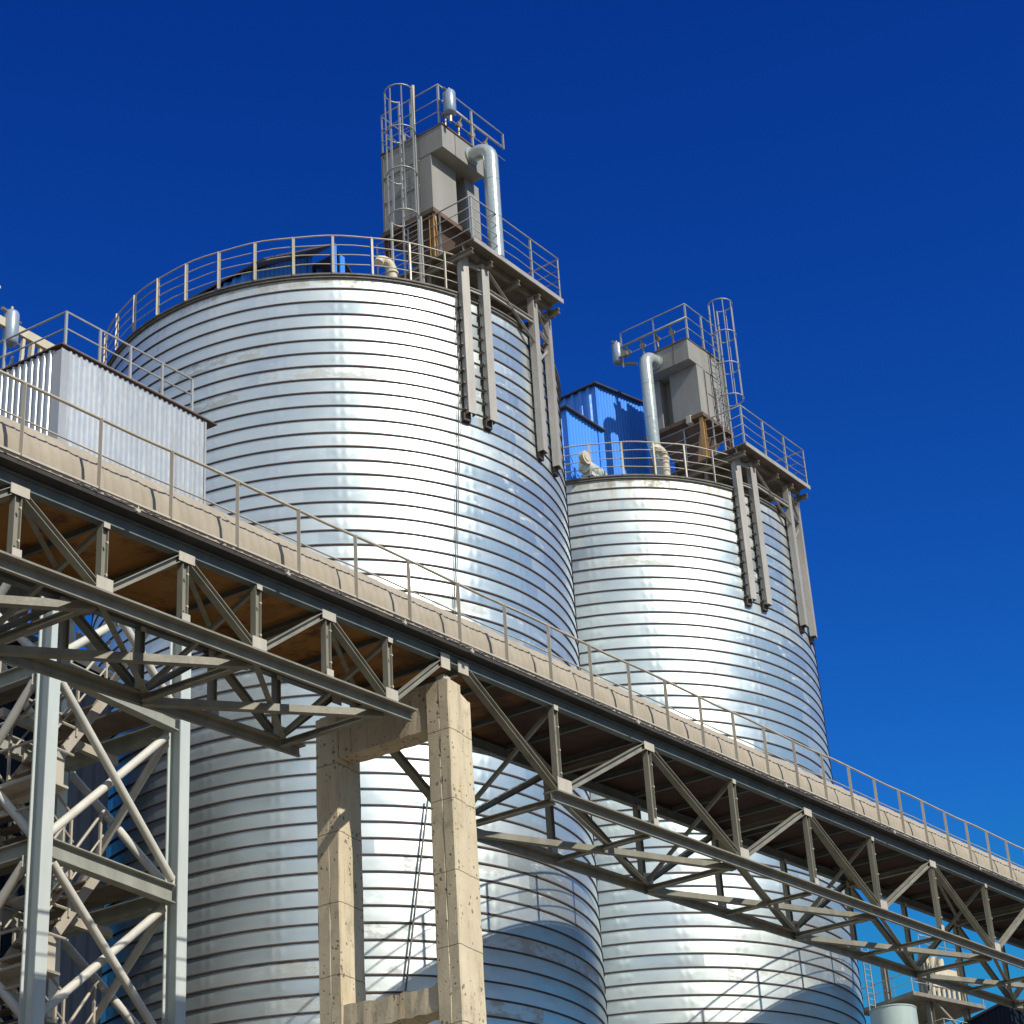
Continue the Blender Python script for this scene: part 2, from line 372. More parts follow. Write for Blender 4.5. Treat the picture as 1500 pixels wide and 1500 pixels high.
def make_silo(F, ztop, label, shellmat, gaps, phase, top=1.0):
    base = F(0, 0, -EYE); t = thing('steel_silo', label, 'silo', tuple(base), 'spiral seam steel silos in a row')
    c = F.c
    Z = ztop + EYE
    NS = 200; prof = []   # (r, z, mat of the band below this row, new smoothing island)
    me_v = []; me_f = []; me_m = []; uvs = []
    nr = int(Z/0.365)
    def ring(r, z):
        o = len(me_v)
        for k in range(NS):
            a = 2*pi*k/NS; me_v.append((c.x + r*cos(a), c.y + r*sin(a), z))
        return o
    def band(o1, o2, mi, z1, z2):   # o1 upper, o2 lower
        for k in range(NS):
            k2 = (k+1) % NS
            me_f.append((o2+k, o2+k2, o1+k2, o1+k)); me_m.append(mi)
            ua, ub = 2*pi*k/NS*RS, 2*pi*(k+1)/NS*RS
            uvs.extend([(ua, Z-z2), (ub, Z-z2), (ub, Z-z1), (ua, Z-z1)])
    for k in range(nr+1):
        zt = Z - 0.365*k - (0.022 if k else 0); zb = max(0.0, Z - 0.365*(k+1) + 0.018)
        if zt <= 0.02: break
        rows = [(RS, zt), (RS+0.0012, zt-(zt-zb)*0.25), (RS+0.0017, (zt+zb)/2), (RS+0.0012, zb+(zt-zb)*0.25), (RS, zb)]
        o = [ring(r, z) for r, z in rows]
        for i in range(4): band(o[i], o[i+1], 0, rows[i][1], rows[i+1][1])
        if zb > 0.05:
            z0 = Z - 0.365*(k+1)
            lr = [(RS, z0+0.018), (RS+0.022, z0+0.012), (RS+0.027, z0-0.004), (RS+0.027, z0-0.022), (RS, z0-0.024)]
            for i in range(4):
                a = ring(*lr[i]); b = ring(*lr[i+1]); band(a, b, 1, lr[i][1], lr[i+1][1])
    me = bpy.data.meshes.new('shell'); org = Vector(t['_org'])
    me.from_pydata([(x-org.x, y-org.y, z-org.z) for x, y, z in me_v], [], me_f)
    me.materials.append(M[shellmat]); me.materials.append(M['seam'])
    me.polygons.foreach_set('material_index', me_m); me.polygons.foreach_set('use_smooth', [True]*len(me_f))
    ul = me.uv_layers.new(name='UVMap'); ul.data.foreach_set('uv', [x for p in uvs for x in p]); me.update()
    o = bpy.data.objects.new('shell', me); COL.objects.link(o); o.parent = t
    # rim angle and shallow cone roof
    rb = MB(); n = 120
    pr = [(RS+0.002, Z-0.075), (RS+0.055, Z-0.075), (RS+0.055, Z-0.012), (RS+0.085, Z-0.010), (RS+0.085, Z+0.035), (RS-0.25, Z+0.045)]
    for r, z in pr:
        for k in range(n): rb.v.append(c + Vector((cos(2*pi*k/n)*r, sin(2*pi*k/n)*r, z)))
    for i in range(len(pr)-1):
        for k in range(n): rb.face((i*n+k, i*n+(k+1) % n, (i+1)*n+(k+1) % n, (i+1)*n+k))
    rb.build('rim', 'rim', t)
    rf = MB(); pr = [(RS-0.24, Z+0.04), (3.0, Z+0.35), (0.6, Z+0.62), (0.0, Z+0.63)]
    for r, z in pr:
        for k in range(n): rf.v.append(c + Vector((cos(2*pi*k/n)*r, sin(2*pi*k/n)*r, z)))
    for i in range(len(pr)-1):
        for k in range(n): rf.face((i*n+k, i*n+(k+1) % n, (i+1)*n+(k+1) % n, (i+1)*n+k))
    rf.build('roof', 'roofslab', t)
    rail_ring(t, c, RS+0.06, Z+0.03, 1.10, gaps, phase=phase)
    return t
silo1 = make_silo(F1, ZR1, 'nearer large galvanised steel silo behind the corrugated house, taller in the picture', 'silo_a', [(-50, 32)], -57.0)
silo2 = make_silo(F2, ZR2, 'farther galvanised steel silo on the right with dusty stained upper rim', 'silo_b', [(-52, 32)], -60.0)

# ------------------------------------------------------------------ cables down the near silo
def sil_pt(F, ang, r, z): return F.c + Vector((cos(radians(ang))*r, sin(radians(ang))*r, z + EYE))
mb = MB(); a1 = math.degrees(atan2(43.97-48.892, -1.04+4.558)); a2 = math.degrees(atan2(43.64-48.892, -1.56+4.558))
for da in (0, 0.45):
    pts = [sil_pt(F1, a1 + (a2-a1)*max(0, k-5)/16.0*0.95 + da*(1-0.25*k/22) + 0.05*sin(k), RS+0.075, 30.35 - k*0.5) for k in range(23)]
    mb.tube(pts, 0.010, 5)
tag(mb.build('hanging_cable', 'cable', loc=tuple(sil_pt(F1, a1, RS, 19))), 'thin double cable hanging down the bright front of the nearer silo', 'cable')
mb = MB(); mb.tube([Vector((-2.16, 43.30, 17.1+EYE)), Vector((-2.86, 43.05, 12.2+EYE))], 0.022, 6)
tag(mb.build('conduit', 'cable', loc=(-2.86, 43.05, 12.2+EYE)), 'thin slanting dark conduit between the two concrete columns', 'conduit')

# ------------------------------------------------------------------ conveyor gallery
def zd(u): return 14.37 + 0.1130*u if u < 10 else 15.50 + 0.1078*(u-10)
U0, U1 = -9.5, 52.0
VT, VF = -0.13, 2.08           # near and far truss planes
gal = thing('conveyor_gallery', 'long inclined steel truss gallery with orange rust underside crossing in front of the silos', 'conveyor bridge', tuple(G(10.2, 1, -EYE)))
# deck (rust orange underside), edge angle
d = MB()
us = [U0 + (U1-U0)*k/60 for k in range(61)]
for a, b in zip([U0, 10.0], [10.0, U1]):
    P = [G(a, -0.33, zd(a)-0.035), G(b, -0.33, zd(b)-0.035), G(b, 2.36, zd(b)-0.035), G(a, 2.36, zd(a)-0.035)]
    Q = [p + UP*0.03 for p in P]; d.hexa(P + Q)
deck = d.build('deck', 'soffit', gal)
e = MB()
for v, fl in ((-0.41, 1), (2.39, -1)):
    for a, b in ((U0, 10.0), (10.0, U1)):
        e.rect(G(a, v, zd(a)+0.005), G(b, v, zd(b)+0.005), 0.035, 0.03)
e.build('edge_angle', 'gusset', gal)
for v in (-0.235, 2.20):  # dark strips put in as the shade below the deck edges
    e = MB()
    for a, b in ((U0, 10.0), (10.0, U1)): e.rect(G(a, v, zd(a)-0.075), G(b, v, zd(b)-0.075), 0.29, 0.075)
    e.build('shade_strip', 'black', gal)
# purlins under deck every 1.7 m, between the top chords
pu = MB(); u = U0
while u < U1:
    pu.channel(G(u, -0.05, zd(u)-0.11), G(u, 2.0, zd(u)-0.11), 0.10, 0.05)
    u += 1.65
pu.build('purlin', 'trussdark', gal)
# top chord
for v in (VT, VF):
    tc = MB()
    for a, b in ((U0, 10.0), (10.0, U1)):
        tc.ibeam(G(a, v, zd(a)-0.22), G(b, v, zd(b)-0.22), 0.20, 0.13, tw=0.02, tf=0.02)
    tc.build('top_chord', 'trussdark', gal)
# truss members
span1 = [(-9.6+1.65*k) for k in range(0)]
n1u = [-8.05, -6.40, -4.75, -3.10, -1.46, 0.18, 1.80, 3.44, 5.06, 6.75, 8.36]      # panel points of the shallow span
n2u = [10.55, 13.42, 16.84, 20.40, 23.92, 27.40, 31.04, 34.62, 38.2, 41.8, 45.4, 49.0]
def zb1(u): return 12.93 + 0.1045*u
def zb2(u): return 13.83 + 0.1020*(u-13.42)
def zt(u): return zd(u) - 0.32
def gus(mm, u, v, z, w, h):
    w *= 0.78; h *= 0.82; mm = MB(); mm.box(G(u-w/2, v-0.075, z-h/2), GU*w + UP*(w*0.107), GV*0.012, UP*h); mm.build('gusset', 'gusset', gal)
def member(name, a, b, hh=0.12, bb=0.12, mat='truss', chan=False, up=None):
    mm = MB()
    upv = GV if up is None else up
    dirv = (Vector(b)-Vector(a)).normalized()
    if chan: # double channel with a gap, flanges outwards
        mm.ibeam(a, b, hh, bb, up=dirv.cross(GV), tf=0.012, tw=0.012)
    else:
        mm.ibeam(a, b, hh, bb, up=dirv.cross(GV), tf=0.012, tw=0.012)
    return mm.build(name, mat, gal)
for v in (VT, VF):
    near = v == VT
    # bottom chords
    for (a, b, zf) in ((U0, 8.95, zb1), (13.15, 51.0, zb2)):
        mm = MB(); mm.prism([(-0.03, -0.085), (0.03, -0.085), (0.03, -0.065), (0.012, -0.065), (0.012, 0.06), (0.15, 0.06), (0.15, 0.09), (-0.15, 0.09), (-0.15, 0.06), (-0.012, 0.06), (-0.012, -0.065), (-0.03, -0.065)], G(a, v, zf(a)), G(b, v, zf(b)), UP)
        mm.build('bottom_chord', 'truss', gal)
    for i, u in enumerate(n1u):
        member('upright', G(u, v, zb1(u)+0.10), G(u, v, zt(u)), 0.13, 0.10)
        gm = None
        if i % 2 == 0:                    # bottom node: diagonals from both sides
            gus(gm, u, v, zb1(u)+0.20, 0.42, 0.24)
            gus(gm, u, v, zt(u)-0.04, 0.16, 0.10)
        else:
            gus(gm, u, v, zt(u)-0.06, 0.44, 0.18)
            gus(gm, u, v, zb1(u)+0.17, 0.22, 0.16)
    seq1 = n1u
    for i in range(len(seq1)-1):
        a, b = seq1[i], seq1[i+1]
        if i % 2 == 0: pa, pb = G(a+0.10, v, zb1(a)+0.18), G(b-0.10, v, zt(b)-0.06)
        else: pa, pb = G(a+0.10, v, zt(a)-0.06), G(b-0.10, v, zb1(b)+0.18)
        member('diagonal', pa, pb, 0.10, 0.12)
    member('diagonal', G(8.46, v, zb1(8.36)+0.18), G(9.86, v, zt(9.86)-0.02), 0.10, 0.12)
    # second, deeper span
    gm = None; gus(gm, 10.45, v, zt(10.45)-0.02, 0.40, 0.26)
    gm = None; gus(gm, 9.92, v, zt(9.92)-0.02, 0.34, 0.34)
    member('diagonal', G(10.62, v, zt(10.6)-0.02), G(13.30, v, zb2(13.4)+0.18), 0.13, 0.13)
    for i, u in enumerate(n2u[1:]):
        member('upright', G(u, v, zb2(u)+0.10), G(u, v, zt(u)), 0.15, 0.11)
        if i % 2 == 0:
            gus(gm, u+0.12, v, zb2(u)+0.22, 0.62 if i == 0 else 0.5, 0.34 if i == 0 else 0.24); gus(gm, u, v, zt(u)-0.03, 0.18, 0.12)
        else:
            gus(gm, u, v, zt(u)-0.05, 0.50, 0.20); gus(gm, u, v, zb2(u)+0.18, 0.24, 0.18)
    seq = n2u[1:]
    for i in range(len(seq)-1):
        a, b = seq[i], seq[i+1]
        if i % 2 == 0: pa, pb = G(a+0.14, v, zb2(a)+0.18), G(b-0.14, v, zt(b)-0.05)
        else: pa, pb = G(a+0.14, v, zt(a)-0.05), G(b-0.14, v, zb2(b)+0.18)
        member('diagonal', pa, pb, 0.12, 0.13)
def bolts(u, v, z0, z1, n, w=0.035):
    for k in range(n):
        z = z0 + (z1-z0)*k/max(1, n-1)
        bm = MB(); bm.tube([G(u, v-0.062, z), G(u, v-0.095, z)], 0.020, 6); bm.build('bolt', 'gusset', gal)
for u in n1u[5:]: bolts(u, VT, zb1(u)+0.35, zt(u)-0.3, 2)
for u in n2u[1:8]: bolts(u, VT, zb2(u)+0.45, zt(u)-0.4, 3)
# lower lateral bracing and cross struts
def brace(a, b, w=0.10, name='lateral_brace'):
    mm = MB(); mm.angle(a, b, w, up=UP, t=0.012); mm.build(name, 'truss', gal)
main1 = n1u[0::2]; main2 = n2u[1::2]
for seqn, zf in ((main1, zb1), (main2, zb2)):
    for i, u in enumerate(seqn):
        mm = MB(); mm.ibeam(G(u, VT+0.1, zf(u)-0.02), G(u, VF-0.1, zf(u)-0.02), 0.10, 0.11); mm.build('cross_strut', 'truss', gal)
        if i+1 < len(seqn):
            w = seqn[i+1]
            brace(G(u, VT+0.1, zf(u)+0.03), G(w, VF-0.1, zf(w)+0.03), 0.09)
            brace(G(w, VT+0.1, zf(w)-0.10), G(u, VF-0.1, zf(u)-0.10), 0.12)
for u in n2u[2::2]:      # struts and cross frames at the intermediate panel points
    mm = MB(); mm.ibeam(G(u, VT+0.1, zb2(u)-0.02), G(u, VF-0.1, zb2(u)-0.02), 0.09, 0.09); mm.build('cross_strut', 'truss', gal)
# cross frames between the two trusses (one thin diagonal in each)
for seqn, zf in ((n1u, zb1), (n2u[1:], zb2)):
    for i, u in enumerate(seqn):
        if i % 2 == 0: brace(G(u+0.03, VT+0.08, zt(u)-0.05), G(u+0.03, VF-0.08, zf(u)+0.14), 0.07, 'cross_brace')
# upper lateral bracing just below the purlins
allu = n1u[1::2] + [10.5] + n2u[2::2]
for i in range(len(allu)-1):
    a, b = allu[i], allu[i+1]
    brace(G(a, VT+0.1, zt(a)+0.02), G(b, VF-0.1, zt(b)+0.02), 0.08)
    mm = MB(); mm.ibeam(G(a, VT+0.08, zt(a)-0.02), G(a, VF-0.08, zt(a)-0.02), 0.12, 0.09); mm.build('cross_strut', 'truss', gal)
# handrails: near and far
for v, nmid in ((-0.40, 1), (2.38, 2)):
    rl = MB()
    lev = [(1.10, 0.024)] + ([(0.55, 0.013)] if nmid == 1 else [(0.73, 0.014), (0.37, 0.014)])
    for h, r in lev:
        pts = [G(U0 + k*1.45, v, zd(U0 + k*1.45) + h - (0.012*(k % 3))) for k in range(int((U1-U0)/1.45)+1)]
        rl.tube(pts, r, 6)
    hr = rl.build('handrail', 'rail', gal, smooth=True)
    for k in range(-6, 36):
        u = 1.447*k - 0.06
        pm = MB(); b = G(u, v, zd(u)-0.02)
        pm.angle(b - GU*0.03, b - GU*0.03 + UP*1.11, 0.065, up=GV*(1 if v > 0 else -1), t=0.009)
        pm.build('rail_post', 'rail', hr)
# little pipe clips on the edge
for u in (2.1, 5.4, 8.4, 10.35, 16.0, 22.4, 28.2, 33.7):
    cm = MB(); cm.box(G(u, -0.44, zd(u)-0.11), GU*0.09, GV*0.03, UP*0.04); cm.tube([G(u+0.05, -0.43, zd(u)-0.03), G(u+0.05, -0.43, zd(u)-0.12)], 0.012, 5)
    cm.build('clip', 'gusset', gal)

# covered belt conveyor on the deck
cv = thing('covered_conveyor', 'dusty beige ribbed half round hood over the belt running along the gallery deck', 'conveyor', tuple(G(10, 1.05, zd(10)+0.01)))
hd = MB(); NA = 14; HR = 0.83; HA = -0.08; HC = 0.70; ZC = 0.28
rows = []
u = U0 + 0.1
while u < U1 - 0.1:
    k = int(round((u - U0)/0.20))
    big = (k % 7 == 0)
    jit = 0.006*sin(k*1.7)
    for du, dr in ((0, 0.0), (0.02, 0.007 if not big else 0.016), (0.055, 0.007 if not big else 0.016), (0.075, 0.0)):
        rows.append((u+du, HR + dr + jit))
    u += 0.20
for (u, r) in rows:
    base = zd(u)
    prof = [(HC - HA - r, 0.13)] + [(HC - (r+HA)*cos(pi*j/NA), ZC + r*sin(pi*j/NA)) for j in range(NA+1)] + [(HC + HA + r, 0.13)]
    for a, b in prof: hd.v.append(G(u, a, base + b))
npf = NA + 3
for i in range(len(rows)-1):
    for j in range(npf-1):
        a = i*npf + j; hd.face((a, a+1, a+npf+1, a+npf))
hd.build('hood', 'hood', cv, smooth=True, autosmooth=35)
fr = MB()
for v in (HC-0.66, HC+0.66):
    for a, b in ((U0, 10.0), (10.0, U1)): fr.channel(G(a, v, zd(a)+0.06), G(b, v, zd(b)+0.06), 0.10, 0.05, flip=1 if v > 1 else -1)
fr.build('conveyor_frame', 'trussdark', cv)
# slanting brackets that show over the hood
for k, u in enumerate((9.35, 35.6)):
    mm = MB(); mm.rect(G(u, 1.9, zd(u)+0.0), G(u+0.55, 1.9, zd(u)+1.72), 0.10, 0.07, up=GV); mm.rect(G(u+0.50, 1.86, zd(u)+1.70), G(u+0.66, 1.86, zd(u)+1.72), 0.09, 0.05)
    tag(mm.build('pull_cord_bracket', 'rail', loc=tuple(G(u, 1.9, zd(u)))), ('leaning steel bracket standing behind the hood in front of the nearer silo', 'leaning steel bracket behind the hood at the far right end of the gallery')[k], 'bracket', 'leaning brackets on the gallery deck')

# ------------------------------------------------------------------ concrete bent
def make_bent(u0, top, label):
    t = thing('concrete_trestle', label, 'trestle', tuple(G(u0+0.35, 1, -EYE)), 'concrete trestles under the gallery')
    for vv in (-0.25, 2.0):
        cm = MB(); W = 0.69; D = 0.45
        NZ = 46; H = top + EYE
        rnd = random.Random(int(vv*10)+int(u0*3))
        # outline with slightly chamfered corners and a shallow step on the flank
        pr = [(0.02, 0.0), (0.36, 0.0), (0.37, 0.02), (W-0.02, 0.02), (W, 0.04), (W, D-0.02), (W-0.02, D), (0.02, D), (0, D-0.02), (0, 0.21), (0.006, 0.20), (0, 0.19), (0, 0.02)]
        n = len(pr)
        for k in range(NZ+1):
            z = H*k/NZ
            for a, b in pr:
                zz = z
                if k == NZ and a > 0.365: zz -= 0.20
                j = 0.006
                cm.v.append(G(u0 + a + rnd.uniform(-j, j), vv + b + rnd.uniform(-j, j), zz - EYE))
        for k in range(NZ):
            for i in range(n):
                i2 = (i+1) % n; cm.face((k*n+i, k*n+i2, (k+1)*n+i2, (k+1)*n+i))
        cm.face([NZ*n+i for i in range(n)])
        col = cm.build('column', 'concrete', t)
        bp = MB(); bp.box(G(u0+0.03, vv+0.06, top+0.004), GU*0.40, GV*0.32, UP*0.03); bp.box(G(u0+0.10, vv+0.14, top+0.034), GU*0.20, GV*0.16, UP*0.12)
        bp.build('bearing_plate', 'gusset', t)
    def beam(z0, z1, uo, rough):
        bm = MB(); rnd = random.Random(5); K = 14; vs = [0.205 + (1.99-0.205)*k/K for k in range(K+1)]
        for v in vs:
            j = rough
            bm.v += [G(u0+uo + rnd.uniform(0, j), v, z0 + rnd.uniform(-j, j)), G(u0+uo+0.42, v, z0 + rnd.uniform(-j, j)), G(u0+uo+0.42, v, z1 + rnd.uniform(-j, j)*2), G(u0+uo + rnd.uniform(0, j), v, z1 + rnd.uniform(-j, j)*2)]
        for k in range(K):
            for i in range(4):
                a = k*4+i; b = k*4+(i+1) % 4; bm.face((a, b, b+4, a+4))
        bm.build('crossbeam', 'concrete', t)
    beam(14.06, top-0.02, 0.03, 0.012)
    z = 9.85
    while z > 0:
        beam(z-0.42, z, 0.03, 0.018); z -= 4.4
    return t
make_bent(9.885, 14.83, 'yellowish concrete trestle of two square columns under the joint of the gallery spans')

KT0 = 1.19*1.02
# ------------------------------------------------------------------ stair tower
tw = thing('stair_tower', 'pale green steel tower with pipe cross bracing carrying the corrugated house', 'steel tower', tuple(G(5.7, 4.2, -EYE)))
TU0, TU1, TV0, TV1 = 4.31, 7.27, 3.02, 5.6
for u in (TU0, TU1):
    for v in (TV0, TV1):
        mm = MB(); w = 0.30
        mm.ibeam(G(u, v+0.16, -EYE/KT0), G(u, v+0.16, 16.85), 0.27, 0.235, up=GV, tf=0.022, tw=0.02)
        mm.build('column', 'tower', tw)
levels = [14.06, 11.22, 8.58, 5.94, 3.30, 0.66]
for z in levels:
    for v in (TV0+0.12, TV1+0.12):
        mm = MB(); mm.ibeam(G(TU0+0.15, v, z), G(TU1-0.15, v, z), 0.30, 0.17, tf=0.02, tw=0.016); mm.build('beam', 'towerbeam', tw)
    for u in (TU0, TU1):
        mm = MB(); mm.ibeam(G(u, TV0+0.33, z+0.02), G(u, TV1, z+0.02), 0.26, 0.14, tf=0.018, tw=0.014); mm.build('beam', 'towerbeam', tw)
    # landing plates at both ends
    for a, b in ((TU0+0.12, TU0+0.85), (TU1-0.78, TU1-0.12)):
        mm = MB(); mm.box(G(a, TV0+0.35, z+0.16), GU*(b-a), GV*2.2, UP*0.04); mm.build('landing', 'tread', tw)
def pipe(p, q, r=0.068):
    mm = MB(); mm.tube([p, q], r, 14)
    d = (Vector(q)-Vector(p)).normalized()
    for e_, s_ in ((p, -1), (q, 1)): mm.box(Vector(e_) + d*s_*0.02 - UP*0.09 - GV*0.008 - GU*0.06, GU*0.12, GV*0.016, UP*0.18)
    mm.build('pipe_brace', 'pipe', tw, smooth=True, autosmooth=40)
lv = [16.6] + levels
for i in range(len(lv)-1):
    zt_, zb_ = lv[i]-0.20, lv[i+1]+0.24
    pipe(G(TU0+0.20, TV0+0.10, zt_), G(TU1-0.18, TV0+0.10, zb_))
    pipe(G(TU0+0.20, TV0+0.27, zb_), G(TU1-0.18, TV0+0.27, zt_))
    pipe(G(TU0+0.20, TV1+0.10, zt_), G(TU1-0.18, TV1+0.10, zb_), 0.07)
    pipe(G(TU0+0.20, TV1+0.27, zb_), G(TU1-0.18, TV1+0.27, zt_), 0.07)
    for u in (TU0, TU1):
        pipe(G(u-0.05, TV0+0.40, zt_), G(u-0.05, TV1-0.1, zb_), 0.07)
        pipe(G(u+0.09, TV0+0.40, zb_), G(u+0.09, TV1-0.1, zt_), 0.07)
# stairs inside the tower: two flights a storey
def flight(u_a, z_a, u_b, z_b, v):
    st = MB(); dz = UP*0.0
    for vv in (v, v+0.72):
        st.rect(G(u_a, vv, z_a), G(u_b, vv, z_b), 0.03, 0.16)
    s = st.build('stair_flight', 'stair', tw)
    tr = MB(); n = 7
    for k in range(1, n):
        f = k/n; u = u_a + (u_b-u_a)*f; z = z_a + (z_b-z_a)*f
        tr.box(G(u-0.11, v+0.02, z), GU*0.22, GV*0.68, UP*0.03)
    tr.build('tread', 'tread', s)
    for vv in (v-0.02, v+0.74):
        hr = MB()
        for h, r in ((0.95, 0.024), (0.55, 0.017)):
            hr.tube([G(u_a, vv, z_a+h), G(u_b, vv, z_b+h)], r, 6)
        for f in (0.05, 0.5, 0.95):
            u = u_a + (u_b-u_a)*f; z = z_a + (z_b-z_a)*f
            hr.rect(G(u, vv, z), G(u, vv, z+0.95), 0.04, 0.04, up=GU)
        hr.build('stair_rail', 'stair', s)
for i, z in enumerate(levels[:5]):
    z0 = z + 0.2; zm = z0 - 1.80; zl = z0 - 2.64
    flight(TU0+0.35, zm, TU0+1.70, z0, TV0+0.55)
    mm = MB(); mm.box(G(TU0+0.16, TV0+0.50, zm+0.02), GU*0.62, GV*0.02, UP*0.42); mm.build('panel', 'gusset', tw)
    mm = MB(); mm.rect(G(TU0+0.10, TV0+1.2, z-0.42), G(TU1-0.3, TV0+1.2, z-0.42), 0.10, 0.14); mm.build('beam', 'stair', tw)
    flight(TU1-0.80, zl+0.0, TU0+0.95, zm, TV0+1.45) if False else flight(TU0+0.80, zm, TU1-0.95, zl, TV0+1.45)
    mm = MB(); mm.box(G(TU0+0.12, TV0+0.45, zm-0.03), GU*0.72, GV*1.9, UP*0.04); mm.rect(G(TU0+0.5, TV0+0.5, zm-0.06), G(TU0+0.5, TV0+2.2, zm-0.06), 0.06, 0.1)
    mm.build('landing', 'gusset', tw)
    for zz, (ua, ub) in ((z+0.2, (TU0+0.2, TU1-0.2)), (zm, (TU0+0.05, TU0+0.85))):
        hr = MB()
        for vv in (TV1-0.25,) + ((TV0+0.40,) if zz == zm else ()):
            for h in (0.95, 0.5): hr.tube([G(ua, vv, zz+h), G(ub, vv, zz+h)], 0.022, 6)
            k = 0
            while ua + k*0.9 <= ub: hr.rect(G(ua+k*0.9, vv, zz), G(ua+k*0.9, vv, zz+0.95), 0.04, 0.04, up=GU); k += 1
        for uu in (TU0+0.06,):
            for h in (0.95, 0.5): hr.tube([G(uu, TV0+0.4, zz+h), G(uu, TV1, zz+h)], 0.022, 6)
            for q in range(3): hr.rect(G(uu, TV0+0.4+q*0.85, zz), G(uu, TV0+0.4+q*0.85, zz+0.95), 0.04, 0.04, up=GU)
        hr.build('landing_rail', 'stair', tw)

# ------------------------------------------------------------------ corrugated house on the tower
hs = thing('corrugated_house', 'silvery corrugated zinc house with dark roof edge on top of the left tower', 'machine house', tuple(G(5.8, 4.8, 17.45)))
HU0, HU1, HV0, HV1, HZ0, HZ1 = 4.02, 7.60, 2.98, 6.9, 16.9, 19.52
def hz(a): return (HZ1 + 0.085*a)*GS + EYE
HB = HZ0*GS + EYE
mm = MB()
mm.corrugated(G(HU0+0.16, HV0+0.02, 0), GU, (HU1-HU0)*GS-0.22, HB, lambda a: hz(a+0.16), -GV, 0.125, 0.020, trap=True)
mm.corrugated(G(HU0+0.02, HV0+0.16, 0), GV, (HV1-HV0)*GS-0.2, HB, lambda a: hz(0), -GU, 0.135, 0.035, trap=True)
mm.corrugated(G(HU1-0.02, HV0+0.06, 0), GV, (HV1-HV0)*GS-0.1, HB, lambda a: hz(HU1-HU0), GU, 0.135, 0.03, trap=True)
mm.corrugated(G(HU0+0.06, HV1, 0), GU, (HU1-HU0)*GS-0.1, HB, lambda a: hz(a), GV, 0.125, 0.02, trap=True)
mm.build('wall', 'sheet', hs)
mm = MB()
mm.box(G(HU0, HV0-0.012, HZ0), GU*0.17, GV*0.014, UP*2.64); mm.box(G(HU0, HV0+0.002, HZ0), GU*0.014, GV*0.17, UP*2.62)
mm.build('corner_trim', 'trim', hs); mm = MB()
mm.box(G(HU1-0.05, HV0-0.012, HZ0), GU*0.05, GV*0.03, UP*2.96)
mm.build('corner_trim', 'trim', hs)
mm = MB()
pts = [G(HU0-0.03, HV0-0.035, HZ1-0.0), G(HU1+0.26, HV0-0.035, HZ1+0.085*3.83), G(HU1+0.26, HV1+0.1, HZ1+0.085*3.83), G(HU0-0.03, HV1+0.1, HZ1)]
mm.hexa([p + UP*0.02 for p in pts] + [p + UP*0.045 for p in pts]); mm.build('roof', 'roofedge', hs)
hrl = MB()
zf = lambda u: HZ1 + 0.06 + 0.085*(u-HU0)
for h, r in ((0.66, 0.020), (0.34, 0.016), (0.03, 0.014)):
    hrl.tube([G(HU0+0.10, HV1-0.1, zf(HU0)+h), G(HU0+0.10, HV0+0.02, zf(HU0)+h), G(7.25, HV0+0.02, zf(7.25)+h)], r, 6)
roofrail = hrl.build('roof_railing', 'railgrey', hs)
for u in (4.12, 4.92, 5.66, 6.46, 7.24):
    pm = MB(); pm.rect(G(u, HV0+0.02, zf(u)), G(u, HV0+0.02, zf(u)+0.66), 0.045, 0.03, up=GV); pm.build('post', 'railgrey', roofrail)
for v in (4.35, 5.7, 6.8):
    pm = MB(); pm.rect(G(4.12, v, zf(4.12)), G(4.12, v, zf(4.12)+0.66), 0.045, 0.03, up=GV); pm.build('post', 'railgrey', roofrail)
# machine frame and air receiver on the house roof
mf = thing('machine_frame', 'cream steel frame with a thick sloping box beam on the corrugated house roof', 'steel frame', tuple(G(5.0, 4.7, HZ1+0.16)))
mm = MB(); mm.rect(G(3.9, 4.6, 20.74), G(6.3, 4.6, 20.90), 0.10, 0.17); mm.build('beam', 'beige', mf)
mm = MB()
for (u, w) in ((4.72, 0.05), (4.92, 0.09), (5.12, 0.05)): mm.rect(G(u, 4.6, HZ1+0.17), G(u+0.05, 4.6, 20.70), w, 0.06, up=GU)
mm.rect(G(5.2, 4.6, 20.05), G(5.9, 4.6, 20.52), 0.08, 0.09); mm.build('leg', 'beige', mf)
mm = MB()
for v in (4.95, 5.2): mm.rect(G(4.85, v, HZ1+0.17), G(4.95, v-0.2, 20.6), 0.04, 0.04, up=GU)
for k in range(4): mm.rect(G(4.86, 4.97, HZ1+0.35+k*0.25), G(4.86, 5.2, HZ1+0.35+k*0.25), 0.03, 0.03)
mm.build('ladder', 'railgrey', mf)
def air_tank(c, r, h, label, loc):
    t = MB(); pr = [0.0, 0.55, 0.85, 1.0, 1.0, 0.85, 0.55, 0.0]; zz = [0, 0.02, 0.06, 0.12, 0.88, 0.94, 0.98, 1.0]
    t.tube([Vector(c) + UP*(z*h) for z in zz], [max(0.004, p*r) for p in pr], 20)
    o = t.build('air_tank', 'tank', loc=tuple(c), smooth=True, autosmooth=60)
    n = MB()
    for zf_ in (0.18, 0.80): n.tube([Vector(c) + UP*(zf_*h) + GU*(r*0.9), Vector(c) + UP*(zf_*h) + GU*(r+0.09)], 0.022, 8)
    n.tube([Vector(c) + UP*h, Vector(c) + UP*(h+0.07)], 0.03, 8)
    n.tube([Vector(c) + UP*(0.9*h) - GU*r, Vector(c) + UP*(0.9*h) - GU*(r+0.10)], 0.03, 8)
    n.build('nozzle', 'brass', o)
    tag(o, label, 'air receiver', 'blue grey air receivers'); return o
tank0 = air_tank(G(4.42, 4.55, 20.36), 0.135, 0.72, 'small blue grey air receiver beside the box beam at the left edge of the photo', None)
